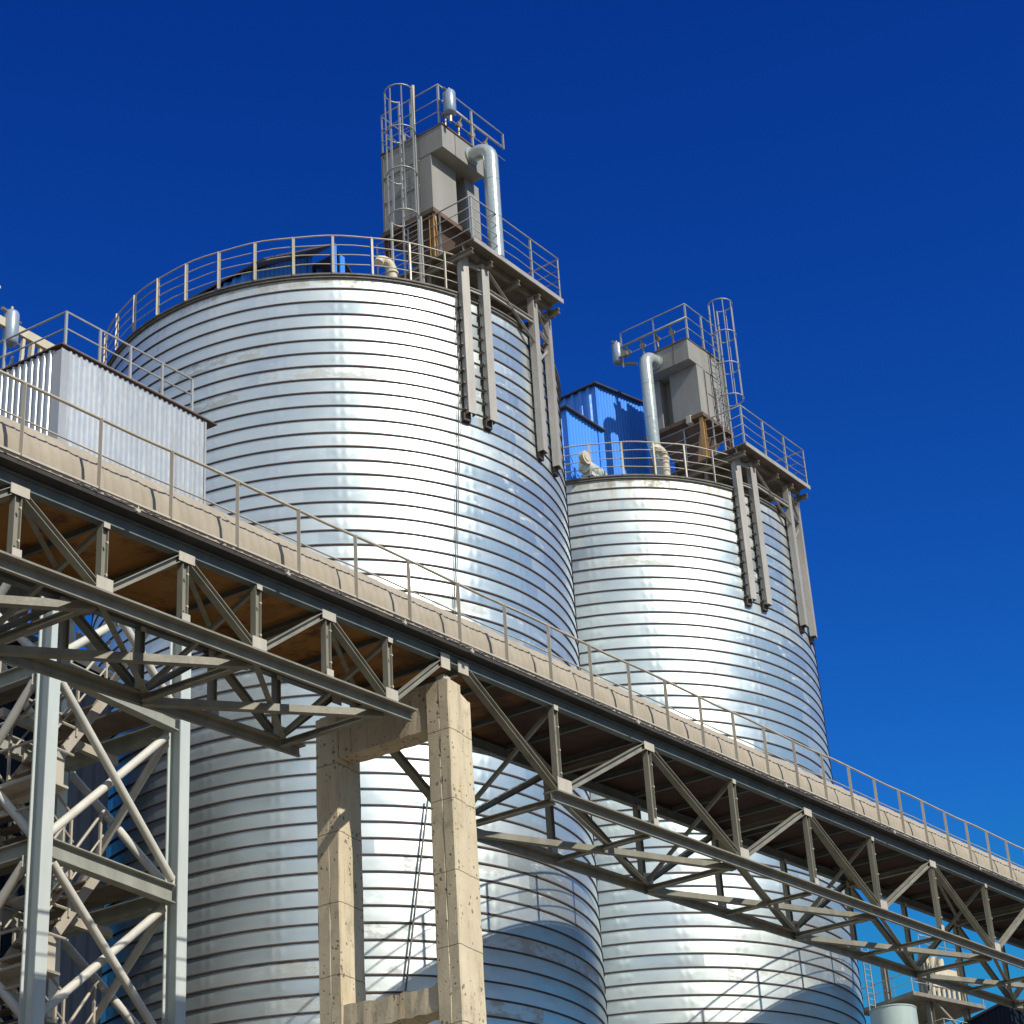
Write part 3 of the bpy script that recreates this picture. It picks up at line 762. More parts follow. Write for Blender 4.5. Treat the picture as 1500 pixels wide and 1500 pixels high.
mm = MB(); mm.rect(G(4.1, 4.75, 19.8), G(4.1, 4.75, 21.55), 0.09, 0.09, up=GU); mm.rect(G(4.02, 4.75, 21.5), G(4.3, 4.75, 21.55), 0.05, 0.05)
mm.build('pole', 'beige', mf) if False else None
mast0 = tag(mm.build('mast', 'beige', loc=tuple(G(4.1, 4.75, 19.8))), 'thin cream mast at the very left edge beside the small air receiver', 'mast')

# ------------------------------------------------------------------ dark building far left behind the tower
mh = thing('mill_building', 'dark navy clad building glimpsed through the left tower', 'building', tuple(G(0, 9, -EYE)))
mm = MB(); mm.corrugated(G(-9, 7.2, 0), GU, 19.4, 0, 17.0*GS+EYE, -GV, 0.35, 0.05); mm.corrugated(G(10.0, 7.2, 0), GV, 7, 0, 17.0*GS+EYE, GU, 0.35, 0.05)
mm.corrugated(G(-9, 7.2, 0), GV, 7, 0, 17.0*GS+EYE, -GU, 0.35, 0.05); mm.corrugated(G(-9, 14.2, 0), GU, 19.4, 0, 17.0*GS+EYE, GV, 0.35, 0.05)
mm.build('wall', 'navy', mh)
mm = MB(); mm.box(G(-9.1, 7.1, 17.0), GU*19.6, GV*7.2, UP*0.12); mm.build('roof', 'blueroof', mh)

KT = 1.19          # the tower stands well behind the gallery: set its real size and distance
EYEP = Vector((0, 0, EYE))
def set_back(o, k):
    o.location = EYEP + (Vector(o.location) - EYEP)*k; o.scale = (k, k, k)
for o_ in (tw, hs, mf, mh, tank0, mast0): set_back(o_, KT)

# ------------------------------------------------------------------ silo top equipment
def rail_run(par, pts, h, lv, mat='railgrey', rtop=0.020, rmid=0.013, step=1.0, wob=0.0, name='railing', last=True):
    rl = MB(); pts = [Vector(p) for p in pts]
    for k, f in enumerate(lv):
        path = []
        for a, b in zip(pts[:-1], pts[1:]):
            n = 6
            for q in range(n): path.append(a.lerp(b, q/n) + UP*(h*f - (wob*sin(pi*((q/n*2) % 1)) if f < 1 else 0)))
        path.append(pts[-1] + UP*h*f)
        rl.tube(path, rtop if f == 1 else rmid, 6)
    o = rl.build(name, mat, par, smooth=True)
    for a, b in zip(pts[:-1], pts[1:]):
        n = max(1, round((b-a).length/step))
        for q in range(n+1):
            if q == n and (b is not pts[-1] or not last): continue
            p = a.lerp(b, q/n); pm = MB(); pm.angle(p, p + UP*h, 0.05, up=(b-a).normalized(), t=0.008); pm.build('post', mat, o)
    return o

def platform(F, zp, zlow, label, l0=-1.92, l1=1.72, zrim=0):
    t = thing('service_platform', label, 'platform', tuple(F(0, 5.0, zp)), 'service platforms bracketed to the silo tops')
    o1 = 6.42; o0 = 3.0
    mm = MB(); mm.box(F(l0, o0, zp-0.02), F.e1*(l1-l0), F.e2*(o1-o0-0.05), UP*0.03)
    mm.build('deck', 'platdark', t)
    mm = MB()
    mm.rect(F(l0-0.02, o1, zp-0.05), F(l1+0.02, o1, zp-0.05), 0.03, 0.13); mm.build('fascia', 'post', t)
    mm = MB()
    for o in (6.05, 5.0, 3.9, 3.1): mm.ibeam(F(l0, o, zp-0.14), F(l1, o, zp-0.14), 0.18, 0.10)
    for l in (l0+0.05, -1.1, 0.0, 0.85, l1-0.05): mm.ibeam(F(l, o0, zp-0.31), F(l, o1-0.1, zp-0.31), 0.15, 0.09)
    mm.build('floor_beam', 'platdark', t)
    for l in (-1.74, -1.12, 0.88, 1.74):
        o = sqrt((RS+0.14)**2 - l*l)
        zt_ = zp - 0.23; w = 0.23
        pm = MB()
        # boxed channel with open back standing off the wall
        pr = [(-w/2, 0.0), (w/2, 0.0), (w/2, -0.17), (w/2-0.016, -0.17), (w/2-0.016, -0.016), (-w/2+0.016, -0.016), (-w/2+0.016, -0.17), (-w/2, -0.17)]
        pb = F(l, o+0.10, zlow); pt_ = F(l, o+0.10, zt_)
        rad = (F.e1*l + F.e2*o).normalized(); tan = UP.cross(rad)
        n = len(pr); oo = len(pm.v)
        for c in (pb, pt_):
            for a, b in pr: pm.v.append(c + tan*a + rad*b)
        for i in range(n): pm.face((oo+i, oo+(i+1) % n, oo+n+(i+1) % n, oo+n+i))
        pm.face([oo+i for i in reversed(range(n))]); pm.face([oo+n+i for i in range(n)])
        pp = pm.build('post', 'post', t)
        z = zlow + 0.10
        while z < zrim - 0.2:
            cl = MB(); cl.box(F(l, o-0.12, z) - tan*(w/2), tan*w, rad*0.15, UP*0.05); cl.build('cleat', 'rim', pp); z += 0.365
        cl = MB(); cl.box(F(l, o+0.0, zt_-0.02) - tan*0.16, tan*0.32, rad*0.2, UP*0.02); cl.build('cap_plate', 'rim', pp)
        if l in (0.88, 1.74) or True:
            sp = MB(); sp.box(F(l, o-0.14, zlow-0.16) - tan*0.10, tan*0.20, rad*0.10, UP*0.22); sp.build('shoe', 'seam', pp)
    mm = MB()
    def o_at(l): return sqrt((RS+0.14)**2 - l*l) + 0.02
    for za in (zrim+0.15, zp-0.42):
        mm.channel(F(-1.62, o_at(-1.6), za), F(-1.24, o_at(-1.2), za), 0.11, 0.05)
        mm.channel(F(0.98, o_at(0.98), za), F(1.66, o_at(1.66), za), 0.11, 0.05)
    mm.channel(F(-1.02, o_at(-1.0), zrim+0.32), F(0.78, o_at(0.78), zrim+0.32), 0.15, 0.06)
    mm.angle(F(-1.0, o_at(-1.0), zp-0.4), F(0.78, o_at(0.78), zrim-0.35), 0.08)
    mm.angle(F(-1.0, o_at(-1.0)-1.2, zp-0.4), F(0.9, o_at(0.78)-1.2, zrim+0.1), 0.07)
    mm.angle(F(1.0, o_at(1.0), zp-0.5), F(1.66, o_at(1.66), zrim+0.2), 0.07); mm.angle(F(1.66, o_at(1.66), zrim-0.1), F(1.0, o_at(1.0), zrim-0.8), 0.07)
    mm.build('tie', 'post', t)
    # inner legs down to the roof
    for l, o in ((l0+0.15, 3.2), (l1-0.15, 3.2), (l0+0.15, 4.9), (0.0, 3.2)):
        lm = MB(); lm.ibeam(F(l, o, zrim+0.05), F(l, o, zp-0.38), 0.14, 0.12, up=F.e1); lm.build('leg', 'platdark', t)
    hr = rail_run(t, [F(l0, 3.3, zp+0.01), F(l0, o1-0.04, zp+0.01), F(l1, o1-0.04, zp+0.01), F(l1, 4.2, zp+0.01)], 1.28, (1, 0.75, 0.5, 0.25), wob=0.03, step=1.22)
    return t
P1 = platform(F1, 31.72, 26.95, 'service platform with four long channel posts on the nearer silo', zrim=ZR1)
P2 = platform(F2, 32.50, 27.55, 'service platform with four long channel posts on the farther silo', zrim=ZR2)

def filter_unit(F, fdir, sdir, Cf, Cs, z0, zdeck, label, tank_a, which):
    """a along -s from the corner, b along f from the corner, h up"""
    def P(a, b, h): return F.c + fdir*(Cf+b) + sdir*(Cs-a) + UP*(z0+h+EYE)
    A = -sdir; B = fdir
    t = thing('dust_filter', label, 'dust filter', tuple(P(1.0, -0.8, zdeck-z0)), 'bag filters on the silo tops')
    def bx(mb_, a0, a1, b0, b1, h0, h1): mb_.box(P(a0, b0, h0), A*(a1-a0), B*(b1-b0), UP*(h1-h0))
    m1 = MB(); bx(m1, 0, 2.05, -1.62, -0.36, 0.0, 2.50); m1.build('casing', 'cabinet', t)
    m1 = MB(); bx(m1, 0.004, 1.0, -0.356, 0.0, 0.0, 1.74); m1.build('cabinet', 'cabinet', t)
    m1 = MB(); bx(m1, 1.38, 1.96, -0.356, 0.0, 0.03, 1.74); m1.build('cabinet', 'cabinet', t)
    m1 = MB(); bx(m1, -0.004, 1.72, -0.356, 0.40, 1.75, 2.46); o = m1.build('clean_air_chamber', 'cabinet', t)
    m1 = MB(); bx(m1, 0.52, 0.535, 0.402, 0.408, 1.76, 2.45); bx(m1, -0.02, 1.74, -0.38, 0.43, 2.462, 2.50); m1.build('seam', 'rusty', o)
    m1 = MB(); bx(m1, -0.03, 2.08, -1.66, -0.37, 2.502, 2.545); m1.build('lid', 'rusty', t)
    # ribs on the casing flank
    m1 = MB()
    for b in (-1.60, -0.98): m1.box(P(-0.004, b, 0.0) + sdir*0.0, sdir*0.035, B*0.05, UP*(1.2 if b > -1.2 else 2.45))
    for h in (0.9, 1.7): m1.box(P(0, -1.6, h), sdir*0.02, B*1.2, UP*0.03)
    m1.box(P(-0.036, -0.44, 0.02), sdir*0.004, B*0.05, UP*1.68)
    m1.build('stiffener', 'cabinet', t)
    # base frame, legs, hopper
    hb = zdeck - z0 + 0.02
    m1 = MB(); bx(m1, -0.06, 2.10, -1.68, 0.05, -0.13, -0.004); m1.build('base_frame', 'rusty', t)
    for a, b, mat in ((0.06, -0.08, 'orange'), (1.95, -0.10, 'rusty'), (0.06, -1.55, 'rusty'), (1.95, -1.55, 'rusty')):
        lm = MB(); lm.ibeam(P(a, b, hb), P(a, b, -0.13), 0.15, 0.13, up=B); lm.build('leg', mat, t)
    m1 = MB()
    top = [P(0.15, -1.5, -0.14), P(1.85, -1.5, -0.14), P(1.85, -0.12, -0.14), P(0.15, -0.12, -0.14)]
    bot = [P(0.7, -1.0, hb+0.15), P(1.2, -1.0, hb+0.15), P(1.2, -0.6, hb+0.15), P(0.7, -0.6, hb+0.15)]
    if (A.cross(B)).z > 0: m1.hexa(bot + top)
    else: m1.hexa([bot[0], bot[3], bot[2], bot[1], top[0], top[3], top[2], top[1]])
    m1.build('hopper', 'rusty', t)
    # duct: bend out of the chamber, long vertical pipe
    r = 0.195; ax = 1.17; pts = []; rs = []
    hc = 2.10
    pts.append(P(ax, 0.405, hc)); pts.append(P(ax, 0.62, hc))
    for k in range(1, 8):
        a = pi/2*k/7; pts.append(P(ax, 0.62 + 0.40*sin(a), hc - 0.40 + 0.40*cos(a)))
    pts.append(P(ax, 1.02, 0.4)); pts.append(P(ax, 1.02, hb+0.03 if which == 1 else -1.1))
    if which == 2: pts.append(P(ax, 0.85, -1.5)); pts.append(P(ax, 0.6, -1.9))
    d_ = MB(); d_.tube(pts, r, 28); duct = d_.build('duct', 'duct', t, smooth=True, autosmooth=50)
    for q0, q1, qr in ((P(ax, 0.41, hc), P(ax, 0.45, hc), r+0.055), (P(ax, 1.02, 0.98), P(ax, 1.02, 0.995), r+0.008), (P(ax, 1.02, -0.2), P(ax, 1.02, -0.185), r+0.008)):
        fl = MB(); fl.tube([q0, q1], qr, 28); fl.build('flange', 'duct', duct)
    # top railing, air header and pulse valves
    rt = rail_run(t, [P(1.9, -1.6, 2.55), P(0.0, -1.6, 2.55), P(0.0, 0.34, 2.55), P(2.75 if which == 1 else 2.3, 0.34, 2.55)] if which == 1 else
                  [P(2.45, 0.30, 2.55), P(0.0, 0.30, 2.55), P(0.0, -1.5, 2.55)], 1.25, (1, 0.62, 0.30), step=1.1, name='top_railing', last=(which == 2))
    hd_ = MB(); a_end = 2.85 if which == 1 else 2.4
    hd_.tube([P(0.35, 0.18, 3.55), P(a_end, 0.18, 3.55)] if which == 1 else [P(0.0, 0.3, 3.30), P(a_end, 0.3, 3.30)], 0.038, 8)
    hdo = hd_.build('air_header', 'railgrey', t, smooth=True)
    for k in range(4):
        a = 0.62 + 0.55*k; hh = 3.55 if which == 1 else 3.30; bb = 0.18 if which == 1 else 0.3
        vm = MB(); vm.tube([P(a, bb, hh), P(a, bb-0.12, hh-0.25), P(a, bb-0.12, hh-0.34)], 0.028, 8)
        vm.tube([P(a, bb-0.06, hh-0.22), P(a, bb-0.18, hh-0.22)], 0.085, 12)
        if k < 3: vm.tube([P(a, bb-0.12, hh-0.34), P(a, bb-0.14, 2.55)], 0.030, 8)
        vm.build('pulse_valve', 'brass', hdo)
    return t, P
s1f, s1s = F1.e2, -F1.e1
flt1, PA = filter_unit(F1, s1f, s1s, 5.21, 1.94, 33.2, 31.73, 'grey bag filter with pale round duct on its right, on the nearer silo', 0.0, 1)
flt2, PB = filter_unit(F2, -F2.e1, F2.e2, 2.07, 5.13, 34.0, 32.51, 'grey bag filter with pale round duct on its left, on the farther silo', 2.3, 2)
air_tank(PA(0.10, 0.62, 2.70), 0.165, 0.80, 'blue grey air receiver standing above the filter on the nearer silo', None)
air_tank(PB(2.62, 0.28, 2.72), 0.165, 0.82, 'blue grey air receiver at the left end of the filter on the farther silo', None)
mm = MB(); mm.tube([PA(0.10, 0.62, 2.70), PA(0.10, 0.62, 2.48)], 0.05, 8); mm.tube([PA(0.10, 0.5, 2.8), PA(0.3, 0.3, 2.9)], 0.03, 6); mm.build('tank_bracket', 'brass', flt1)
mm = MB(); mm.rect(PA(2.73, 0.34, 3.80), PA(2.73, 0.34, 3.30), 0.05, 0.03, up=F1.e1); mm.build('rail_end', 'railgrey', flt1)
mm = MB(); mm.tube([PB(2.05, 0.1, 2.6), PB(2.62, 0.28, 2.76)], 0.05, 8); mm.tube([PB(2.4, 0.3, 3.3), PB(2.55, 0.28, 3.3)], 0.03, 6); mm.tube([PB(2.3, 0.42, 2.95), PB(2.3, 0.30, 2.95)], 0.11, 14); mm.build('tank_bracket', 'brass', flt2)
mm = MB(); mm.tube([PA(-0.35, -0.2, 2.55), PA(-0.35, -0.2, 3.0), PA(-0.33, -0.22, 3.85)], [0.02, 0.02, 0.045], 8); mm.build('lightning_rod', 'gusset', flt1)

def caged_ladder(label, C, outd, sided, zb, zt_, zc0, w=0.24, r=0.38, nring=4, mat='railgrey'):
    t = thing('caged_ladder', label, 'ladder', tuple(C + UP*zb), 'caged ladders beside the filters')
    lm = MB()
    for s_ in (-1, 1): lm.rect(C + sided*s_*w + UP*zb, C + sided*s_*w + UP*zt_, 0.055, 0.03, up=outd)
    z = zb + 0.3
    while z < zt_ - 0.9: lm.tube([C - sided*w + UP*z, C + sided*w + UP*z], 0.013, 6); z += 0.29
    lm.build('ladder', mat, t)
    zs = [zc0 + (zt_ - 0.02 - zc0)*k/(nring-1) for k in range(nring)]
    cc = C + outd*(r*0.72)
    for z in zs:
        hm = MB(); pts = [C - sided*w + UP*z]
        for k in range(11):
            a = radians(-125 + 250*k/10); pts.append(cc + outd*r*cos(a) + sided*r*sin(a) + UP*z)
        pts.append(C + sided*w + UP*z)
        hm.tube(pts, 0.020, 6); hm.build('hoop', mat, t, smooth=True)
    for k in range(5):
        a = radians(-96 + 192*k/4); p = cc + outd*(r-0.01)*cos(a) + sided*(r-0.01)*sin(a)
        bm = MB(); bm.rect(p + UP*(zs[0]), p + UP*(zt_), 0.035, 0.012, up=outd); bm.build('cage_bar', mat, t)
    return t
caged_ladder('tall caged ladder left of the filter on the nearer silo', F1(-2.12, 4.62, 0), -F1.e1, F1.e2, 30.6, 36.95, 32.95)
caged_ladder('tall caged ladder right of the filter on the farther silo', F2(-0.98, 5.32, 0), F2.e2, F2.e1, 32.55, 38.25, 34.75)
# small access landing and posts below the ladder of the nearer silo
mm = MB()
for l, o in ((-2.5, 4.3), (-2.2, 5.0)): mm.rect(F1(l, o, 30.6), F1(l, o, 32.9), 0.05, 0.05, up=F1.e1)
mm.build('stanchion', 'railgrey', P1)

# goosenecks, floodlight
def gooseneck(F, l, o, z, r, label, dirv):
    g = MB(); p = F(l, o, z); pts = [p, p + UP*0.78]
    for k in range(1, 7):
        a = pi*0.62*k/6; pts.append(p + UP*(0.78 + 0.24*sin(a)) + dirv*0.24*(1-cos(a)))
    pts.append(pts[-1] + dirv*0.05 - UP*0.10)
    g.tube(pts, r, 16); o_ = g.build('vent_pipe', 'beige', loc=tuple(p), smooth=True, autosmooth=50)
    g = MB(); g.tube([p + UP*0.70, p + UP*0.75], r+0.03, 16); g.build('collar', 'beige', o_)
    tag(o_, label, 'vent pipe', 'cream gooseneck vents'); return o_
gooseneck(F1, -2.55, 4.30, 30.6, 0.13, 'cream gooseneck vent pipe left of the platform on the nearer silo', (-F1.e1*0.9 - F1.e2*0.3).normalized())
gooseneck(F2, -3.45, 4.50, 31.3, 0.13, 'cream gooseneck vent pipe under the duct on the farther silo', (-F2.e1*0.9 - F2.e2*0.3).normalized())
mm = MB(); c_ = F2(-2.15, 4.6, 33.78)
mm.box(c_, F2.e1*0.30, F2.e2*0.16, UP*0.26); lampo = mm.build('floodlight', 'gusset', loc=tuple(c_))
m2 = MB(); m2.box(c_ + F2.e1*0.30 + UP*0.02, F2.e1*0.05, F2.e2*0.16, UP*0.24); m2.build('lens', 'beige', lampo)
m2 = MB(); m2.tube([c_ + F2.e1*0.34 + F2.e2*0.1, c_ + F2.e1*0.42 + F2.e2*0.1 - UP*0.26], 0.035, 8); m2.build('arm', 'beige', lampo)
tag(lampo, 'small cream floodlight box on the platform rail of the farther silo', 'floodlight')
# debris and small machine behind the rail of the farther silo
mm = MB(); c_ = F2(-4.9, 2.9, 31.42)
mm.tube([c_ + UP*0.22 - F2.e1*0.42, c_ + UP*0.22 + F2.e1*0.42], [0.22, 0.22], 18)
mm.tube([c_ + UP*0.22 + F2.e1*0.42, c_ + UP*0.22 + F2.e1*0.52], [0.20, 0.12], 18)
mm.box(c_ - F2.e1*0.35 - F2.e2*0.2 - UP*0.1, F2.e1*0.7, F2.e2*0.4, UP*0.12)
bl = mm.build('blower', 'tower', loc=tuple(c_), smooth=True, autosmooth=40)
m2 = MB(); m2.tube([c_ + F2.e2*0.25 + UP*0.34 - F2.e1*0.62, c_ + F2.e2*0.10 + UP*0.34 - F2.e1*0.62], 0.21, 18); m2.tube([c_ + F2.e2*0.26 + UP*0.34 - F2.e1*0.62, c_ + F2.e2*0.27 + UP*0.34 - F2.e1*0.62], 0.12, 14); m2.build('fan_casing', 'beige', bl, smooth=True, autosmooth=40)
tag(bl, 'small roof blower with round fan casing behind the rail of the farther silo', 'blower')
for k, (l, o, w, h, lab) in enumerate(((-0.6, 5.35, 0.5, 0.16, 'pale rubble heap on the farther silo rim under the platform'), )):
    mm = MB(); rr = random.Random(3)
    for q in range(16):
        p = F2(l + rr.uniform(-w, w), o + rr.uniform(-0.12, 0.1), 31.33 + rr.uniform(0, h)); s_ = rr.uniform(0.05, 0.12)
        e_ = Euler((rr.uniform(0, 3), rr.uniform(0, 3), rr.uniform(0, 3))).to_matrix()
        mm.box(p, e_ @ Vector((s_, 0, 0)), e_ @ Vector((0, s_*0.7, 0)), e_ @ Vector((0, 0, s_*0.6)))
    tag(mm.build('rubble_heap', 'hood', loc=tuple(F2(l, o, 31.3))), lab, 'rubble')

# ------------------------------------------------------------------ blue cabins on the silo roofs
def blue_cabin(F, label, zr, parts, which, front=0.14):
    t = thing('blue_cabin', label, 'cabin', tuple(F(parts[0][0]+1, parts[0][3]-1, zr)), 'blue clad cabins on the silo roofs')
    for (l0, l1, o0, o1, zl, zr_) in parts:      # l range, o range (o1 nearer), eaves height at l0 and l1
        w = MB(); Wd = l1-l0; D = o1-o0
        f = lambda a: zl + (zr_-zl)*a/Wd + EYE
        w.corrugated(F(l0, o1, 0), F.e1, Wd, zr+EYE, f, F.e2, 0.16, 0.02)
        w.corrugated(F(l0, o0, 0), F.e2, D, zr+EYE, lambda a: f(0), -F.e1, 0.30, 0.06)
        w.corrugated(F(l1, o0, 0), F.e2, D, zr+EYE, lambda a: f(Wd), F.e1, 0.30, 0.06)
        w.corrugated(F(l0, o0, 0), F.e1, Wd, zr+EYE, f, -F.e2, 0.16, 0.02)
        w.build('wall', 'blue', t)
        for l, zz in ((l0-0.02, zl), (l1-0.14, zr_)):
            tr = MB(); tr.box(F(l, o1+0.022, zr), F.e1*0.16, F.e2*0.015, UP*(zz-zr-0.03)); tr.build('corner_trim', 'blue', t)
        r = MB(); e = 0.14
        lo = [F(l0-e, o0-e, zl-0.01), F(l1+e, o0-e, zr_+0.01), F(l1+e, o1+front, zr_+0.01), F(l0-e, o1+front, zl-0.01)]
        lo = [lo[0], lo[3], lo[2], lo[1]]
        r.hexa([p for p in lo] + [p + UP*0.05 for p in lo]); 
        ro = r.build('roof', 'blueroof', t)
    return t
blue_cabin(F2, 'bright blue clad cabin on the farther silo roof left of the filter', 31.3, [(-3.35, -0.72, -0.6, 2.2, 35.62, 36.15), (-5.35, -3.60, 0.2, 2.42, 33.78, 33.78)], 2)
blue_cabin(F1, 'dark blue cabin peeping over the rail of the nearer silo roof', 30.5, [(-5.35, -2.98, -1.2, 2.0, 30.95, 32.80), (-2.62, -1.25, -1.2, 2.0, 32.60, 31.35)], 1, 0.75)  # deep front overhang added to keep the wall in shade
cab1 = bpy.data.objects['blue_cabin.001']
for l_, z_ in ((-3.02, 32.75), (-2.72, 32.55)):
    m2 = MB(); m2.box(F1(l_, 2.72, 30.55), F1.e1*0.17, F1.e2*0.05, UP*(z_-30.55)); m2.build('door_post', 'blue', cab1)
mm = MB(); c_ = F1(-1.65, 3.2, 30.75)
mm.tube([c_ - F1.e1*0.35 + UP*0.15, c_ + F1.e1*0.3 + UP*0.15], 0.16, 14); mm.box(c_ - F1.e1*0.3 - F1.e2*0.15 - UP*0.08, F1.e1*0.6, F1.e2*0.3, UP*0.1)
mo = mm.build('motor', 'rusty', loc=tuple(c_), smooth=True, autosmooth=40)
m2 = MB(); m2.tube([c_ + F1.e1*0.32 + UP*0.15, c_ + F1.e1*0.5 + UP*0.15], 0.12, 14); m2.build('gearbox', 'orange', mo)
tag(mo, 'small rusty motor beside the blue cabin on the nearer silo', 'motor')

# ------------------------------------------------------------------ plant far behind, lower right
def H(x, y, z): return Vector((x, y, z + EYE))
K = 1.3333
tk = thing('storage_tank', 'pale green round tank at the lower right behind the farther silo', 'tank', tuple(H(19.05, 118.5, -EYE)))
mm = MB(); mm.tube([H(19.05, 118.5, -EYE), H(19.05, 118.5, 32.55)], 1.28, 40); mm.build('shell', 'tankgreen', tk, smooth=True, autosmooth=40)
mm = MB(); mm.tube([H(19.05, 118.5, 32.555), H(19.05, 118.5, 32.62)], 1.31, 40); mm.build('rim', 'tankgreen', tk)
pt = thing('process_tower', 'distant steel process tower with dark roof slab and railings at the lower right', 'plant tower', tuple(H(23, 122, -EYE)))
fa = Vector((cos(radians(40)), sin(radians(40)), 0)); fb = Vector((-sin(radians(40)), cos(radians(40)), 0))
c0 = H(21.3, 119.5, 0)
for (a, b) in ((0.3, 0.3), (3.4, 0.3), (3.4, 3.2), (0.3, 3.2)):
    mm = MB(); mm.ibeam(c0 + fa*a + fb*b - UP*(EYE-0.0), c0 + fa*a + fb*b + UP*36.2, 0.3, 0.3, up=fa); mm.build('column', 'truss', pt)
mm = MB(); mm.box(c0 - fa*1.6 - fb*0.3 + UP*33.35, fa*6.0, fb*4.2, UP*0.22); mm.build('slab', 'platdark', pt)
mm = MB(); mm.box(c0 + fa*0.2 - fb*0.6 + UP*30.4, fa*6.5, fb*5.0, UP*0.7); mm.build('slab', 'hood', pt)
rail_run(pt, [c0 - fa*1.55 + fb*3.8 + UP*33.58, c0 - fa*1.55 - fb*0.25 + UP*33.58, c0 + fa*4.3 - fb*0.25 + UP*33.58], 1.1, (1, 0.5), step=1.4, rtop=0.03, rmid=0.02)
rail_run(pt, [c0 + fa*0.3 + fb*3.8 + UP*31.11, c0 + fa*0.3 - fb*0.55 + UP*31.11, c0 + fa*6.5 - fb*0.55 + UP*31.11], 1.1, (1, 0.66, 0.33), step=1.4, rtop=0.03, rmid=0.02)
mm = MB()
mm.tube([c0 + fa*0.6 + fb*0.6 + UP*34.2, c0 + fa*3.2 + fb*0.4 + UP*34.9], 0.36, 14)
for k in range(7): mm.tube([c0 + fa*(0.8+0.42*k) + fb*0.3 + UP*(33.6), c0 + fa*(0.85+0.42*k) + fb*0.3 + UP*(34.9+0.1*(k % 3))], 0.12, 10)
mm.box(c0 + fa*0.9 + fb*0.4 + UP*35.0, fa*2.4, fb*1.2, UP*0.55)
for k in range(3): mm.tube([c0 + fa*(1.2+0.7*k) + fb*1.0 + UP*35.5, c0 + fa*(1.2+0.7*k) + fb*1.0 + UP*36.3], 0.32-0.05*k, 14)
mm.build('machinery', 'beige', pt, smooth=True, autosmooth=40)
mm = MB()
for k in range(6): mm.box(c0 + fa*(1.4+0.75*k) + fb*0.2 + UP*31.12, fa*0.42, fb*0.4, UP*(0.7+0.2*(k % 2)))
mm.build('equipment_box', 'gusset', pt)
rail_run(pt, [c0 + fa*0.2 + fb*0.3 + UP*36.3, c0 + fa*3.5 + fb*0.3 + UP*36.3], 0.9, (1, 0.5), step=1.1, rtop=0.03, rmid=0.02)
mm = MB(); mm.angle(c0 + fa*0.1 + UP*33.6, c0 + fa*1.4 + UP*36.4, 0.12); mm.angle(c0 + fa*3.4 + UP*31.2, c0 + fa*0.5 + UP*33.3, 0.12); mm.build('brace', 'truss', pt)
ld = MB(); cx = H(17.95, 119.5, 0)
for s_ in (0, 0.5): ld.rect(cx + fa*s_, cx + fa*s_ + UP*36.6, 0.06, 0.06, up=fa)
z = 1.0
while z < 36.5: ld.tube([cx + UP*z, cx + fa*0.5 + UP*z], 0.025, 5); z += 0.34
tag(ld.build('vertical_ladder', 'towerbeam', loc=tuple(H(17.95, 119.5, -EYE))), 'thin distant vertical ladder left of the pale green tank', 'ladder')
dk = thing('stair_housing', 'dark navy cladding block with stair rails at the bottom right corner', 'building', tuple(H(27.5, 120, -EYE)))
mm = MB(); mm.corrugated(H(25.1, 117.0, 0), Vector((0.92, 0.39, 0)), 6, 0, 33.9, Vector((0.39, -0.92, 0)), 0.4, 0.05); mm.corrugated(H(25.1, 117.0, 0), Vector((-0.39, 0.92, 0)), 5, 0, 33.9, Vector((-0.92, -0.39, 0)), 0.4, 0.05); mm.build('wall', 'navy', dk)
mm = MB(); mm.box(Vector((25.0, 116.9, 33.9)), Vector((0.92, 0.39, 0))*6.1, Vector((-0.39, 0.92, 0))*5, UP*0.12); mm.build('roof', 'blueroof', dk)
sr = MB()
for k in range(4): sr.tube([H(26.6, 115.6, 34.6-0.55*k), H(29.2, 115.9, 33.0-0.55*k)], 0.05, 6)
for k in range(5): sr.rect(H(26.7+0.55*k, 115.65, 31.9-0.34*k), H(26.7+0.55*k, 115.65, 34.5-0.34*k), 0.07, 0.07, up=fa)
sr.build('stair_rail', 'gusset', dk)

# ------------------------------------------------------------------ camera
import numpy as _np
p_, r_ = 0.5033, -0.0644
fw = Vector((0, cos(p_), sin(p_))); up0 = Vector((0, -sin(p_), cos(p_))); rt0 = Vector((1, 0, 0))
X = rt0*cos(r_) + up0*sin(r_); Y = -rt0*sin(r_) + up0*cos(r_)
cam = bpy.data.cameras.new('Camera'); co = bpy.data.objects.new('Camera', cam); COL.objects.link(co)
mat = Matrix((( X.x, Y.x, -fw.x, 0), (X.y, Y.y, -fw.y, 0), (X.z, Y.z, -fw.z, EYE), (0, 0, 0, 1)))
co.matrix_world = mat
cam.sensor_width = 36; cam.lens = 36*3197.6/1500; cam.clip_end = 3000; cam.clip_start = 0.1
scene.camera = co

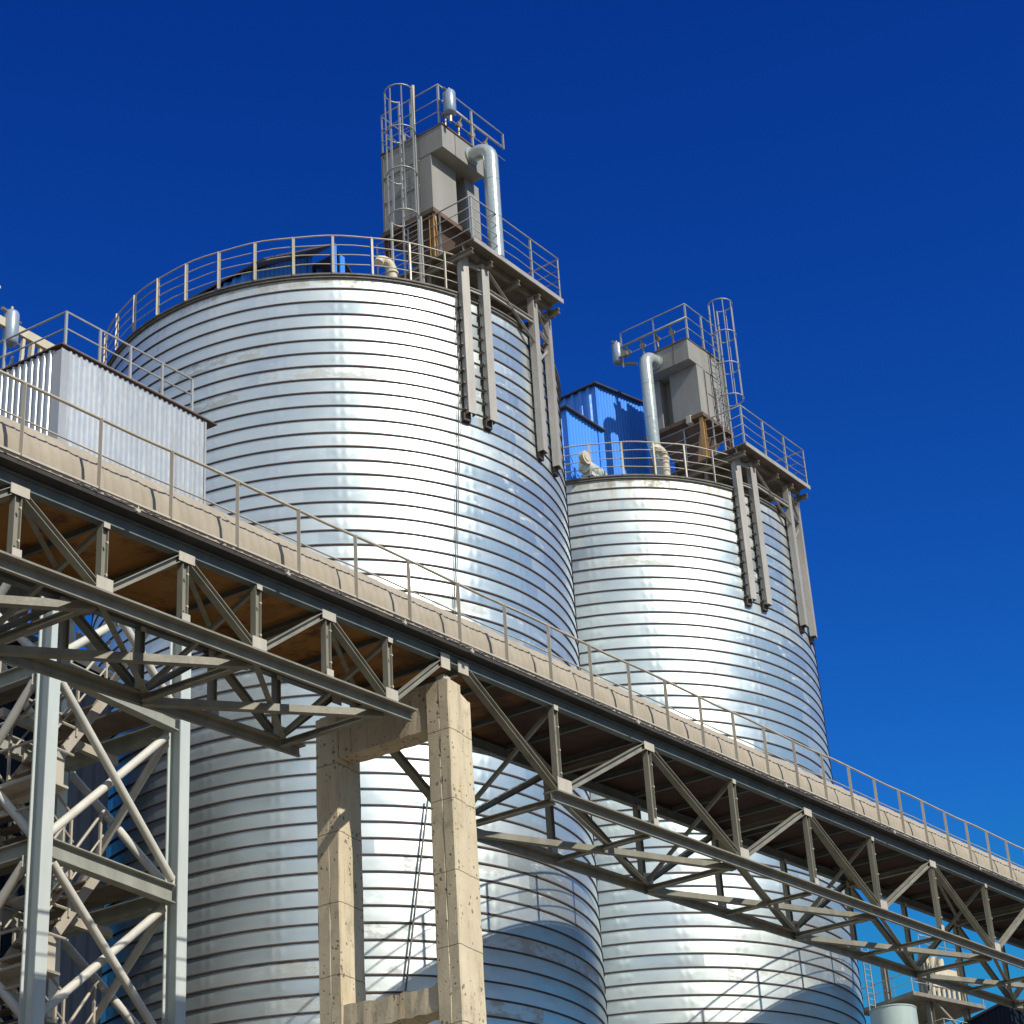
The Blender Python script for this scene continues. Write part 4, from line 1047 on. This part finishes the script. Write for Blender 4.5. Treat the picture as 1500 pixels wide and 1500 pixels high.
# ------------------------------------------------------------------ light
AZ, EL = radians(-43), radians(41)
sd = Vector((cos(AZ)*cos(EL), sin(AZ)*cos(EL), sin(EL)))
sun = bpy.data.lights.new('Sun', 'SUN'); sun.energy = 4.9; sun.angle = radians(0.53); sun.color = (1.0, 0.94, 0.84)
so = bpy.data.objects.new('Sun', sun); COL.objects.link(so); so.rotation_euler = sd.to_track_quat('Z', 'Y').to_euler()
w = bpy.data.worlds.new('World'); scene.world = w; w.use_nodes = True
nt = w.node_tree; nt.nodes.clear()
out = nt.nodes.new('ShaderNodeOutputWorld'); bg = nt.nodes.new('ShaderNodeBackground'); bg.inputs[1].default_value = 0.10
L(nt, bg.outputs[0], out.inputs[0])
sky = nt.nodes.new('ShaderNodeTexSky'); sky.sky_type = 'NISHITA'; sky.sun_disc = False
sky.sun_elevation = EL; sky.sun_rotation = atan2(sd.x, sd.y); sky.altitude = 1200; sky.air_density = 0.75; sky.dust_density = 0.15; sky.ozone_density = 10.0
sc_ = nt.nodes.new('ShaderNodeSeparateColor'); L(nt, sky.outputs[0], sc_.inputs[0])
cb_ = nt.nodes.new('ShaderNodeCombineColor')
for k, (g_, p_, cap) in enumerate(((0.88, 3.0, 0.9), (0.94, 2.5, 2.7), (1.133, 1.45, 5.7))):   # deeper blue; caps hold down the fill light
    a_ = math1(nt, 'MULTIPLY', math1(nt, 'POWER', sc_.outputs[k], p_), g_)
    L(nt, math1(nt, 'MINIMUM', a_, cap), cb_.inputs[k])
# unseen clouds added behind the camera, masked to shape the silo reflections
tc = nt.nodes.new('ShaderNodeTexCoord')
sp = nt.nodes.new('ShaderNodeSeparateXYZ'); L(nt, tc.outputs['Generated'], sp.inputs[0])
mp = mapping(nt, tc.outputs['Generated'], (1.0, 1.0, 2.6))
cn = noise(nt, mp, 4.5, 7.0, 0.62)
side = math1(nt, 'ADD', math1(nt, 'MULTIPLY', sp.outputs[1], -1.0), math1(nt, 'MULTIPLY', sp.outputs[0], -0.45))
sidem = ramp(nt, side, [(0.05, 0.0), (0.45, 1.0)])
cm_ = math1(nt, 'MULTIPLY', ramp(nt, cn, [(0.42, 0.0), (0.58, 1.0)]), sidem)
colr = mixc(nt, cm_, cb_.outputs[0], (7.4, 7.8, 8.0))
L(nt, colr, bg.inputs[0])

scene.view_settings.view_transform = 'Standard'; scene.view_settings.look = 'None'
scene.view_settings.exposure = 0.0; scene.view_settings.gamma = 1.0
scene.cycles.max_bounces = 6; scene.cycles.use_denoising = True

# tidy helper properties
for o in scene.objects:
    if '_org' in o.keys(): del o['_org']
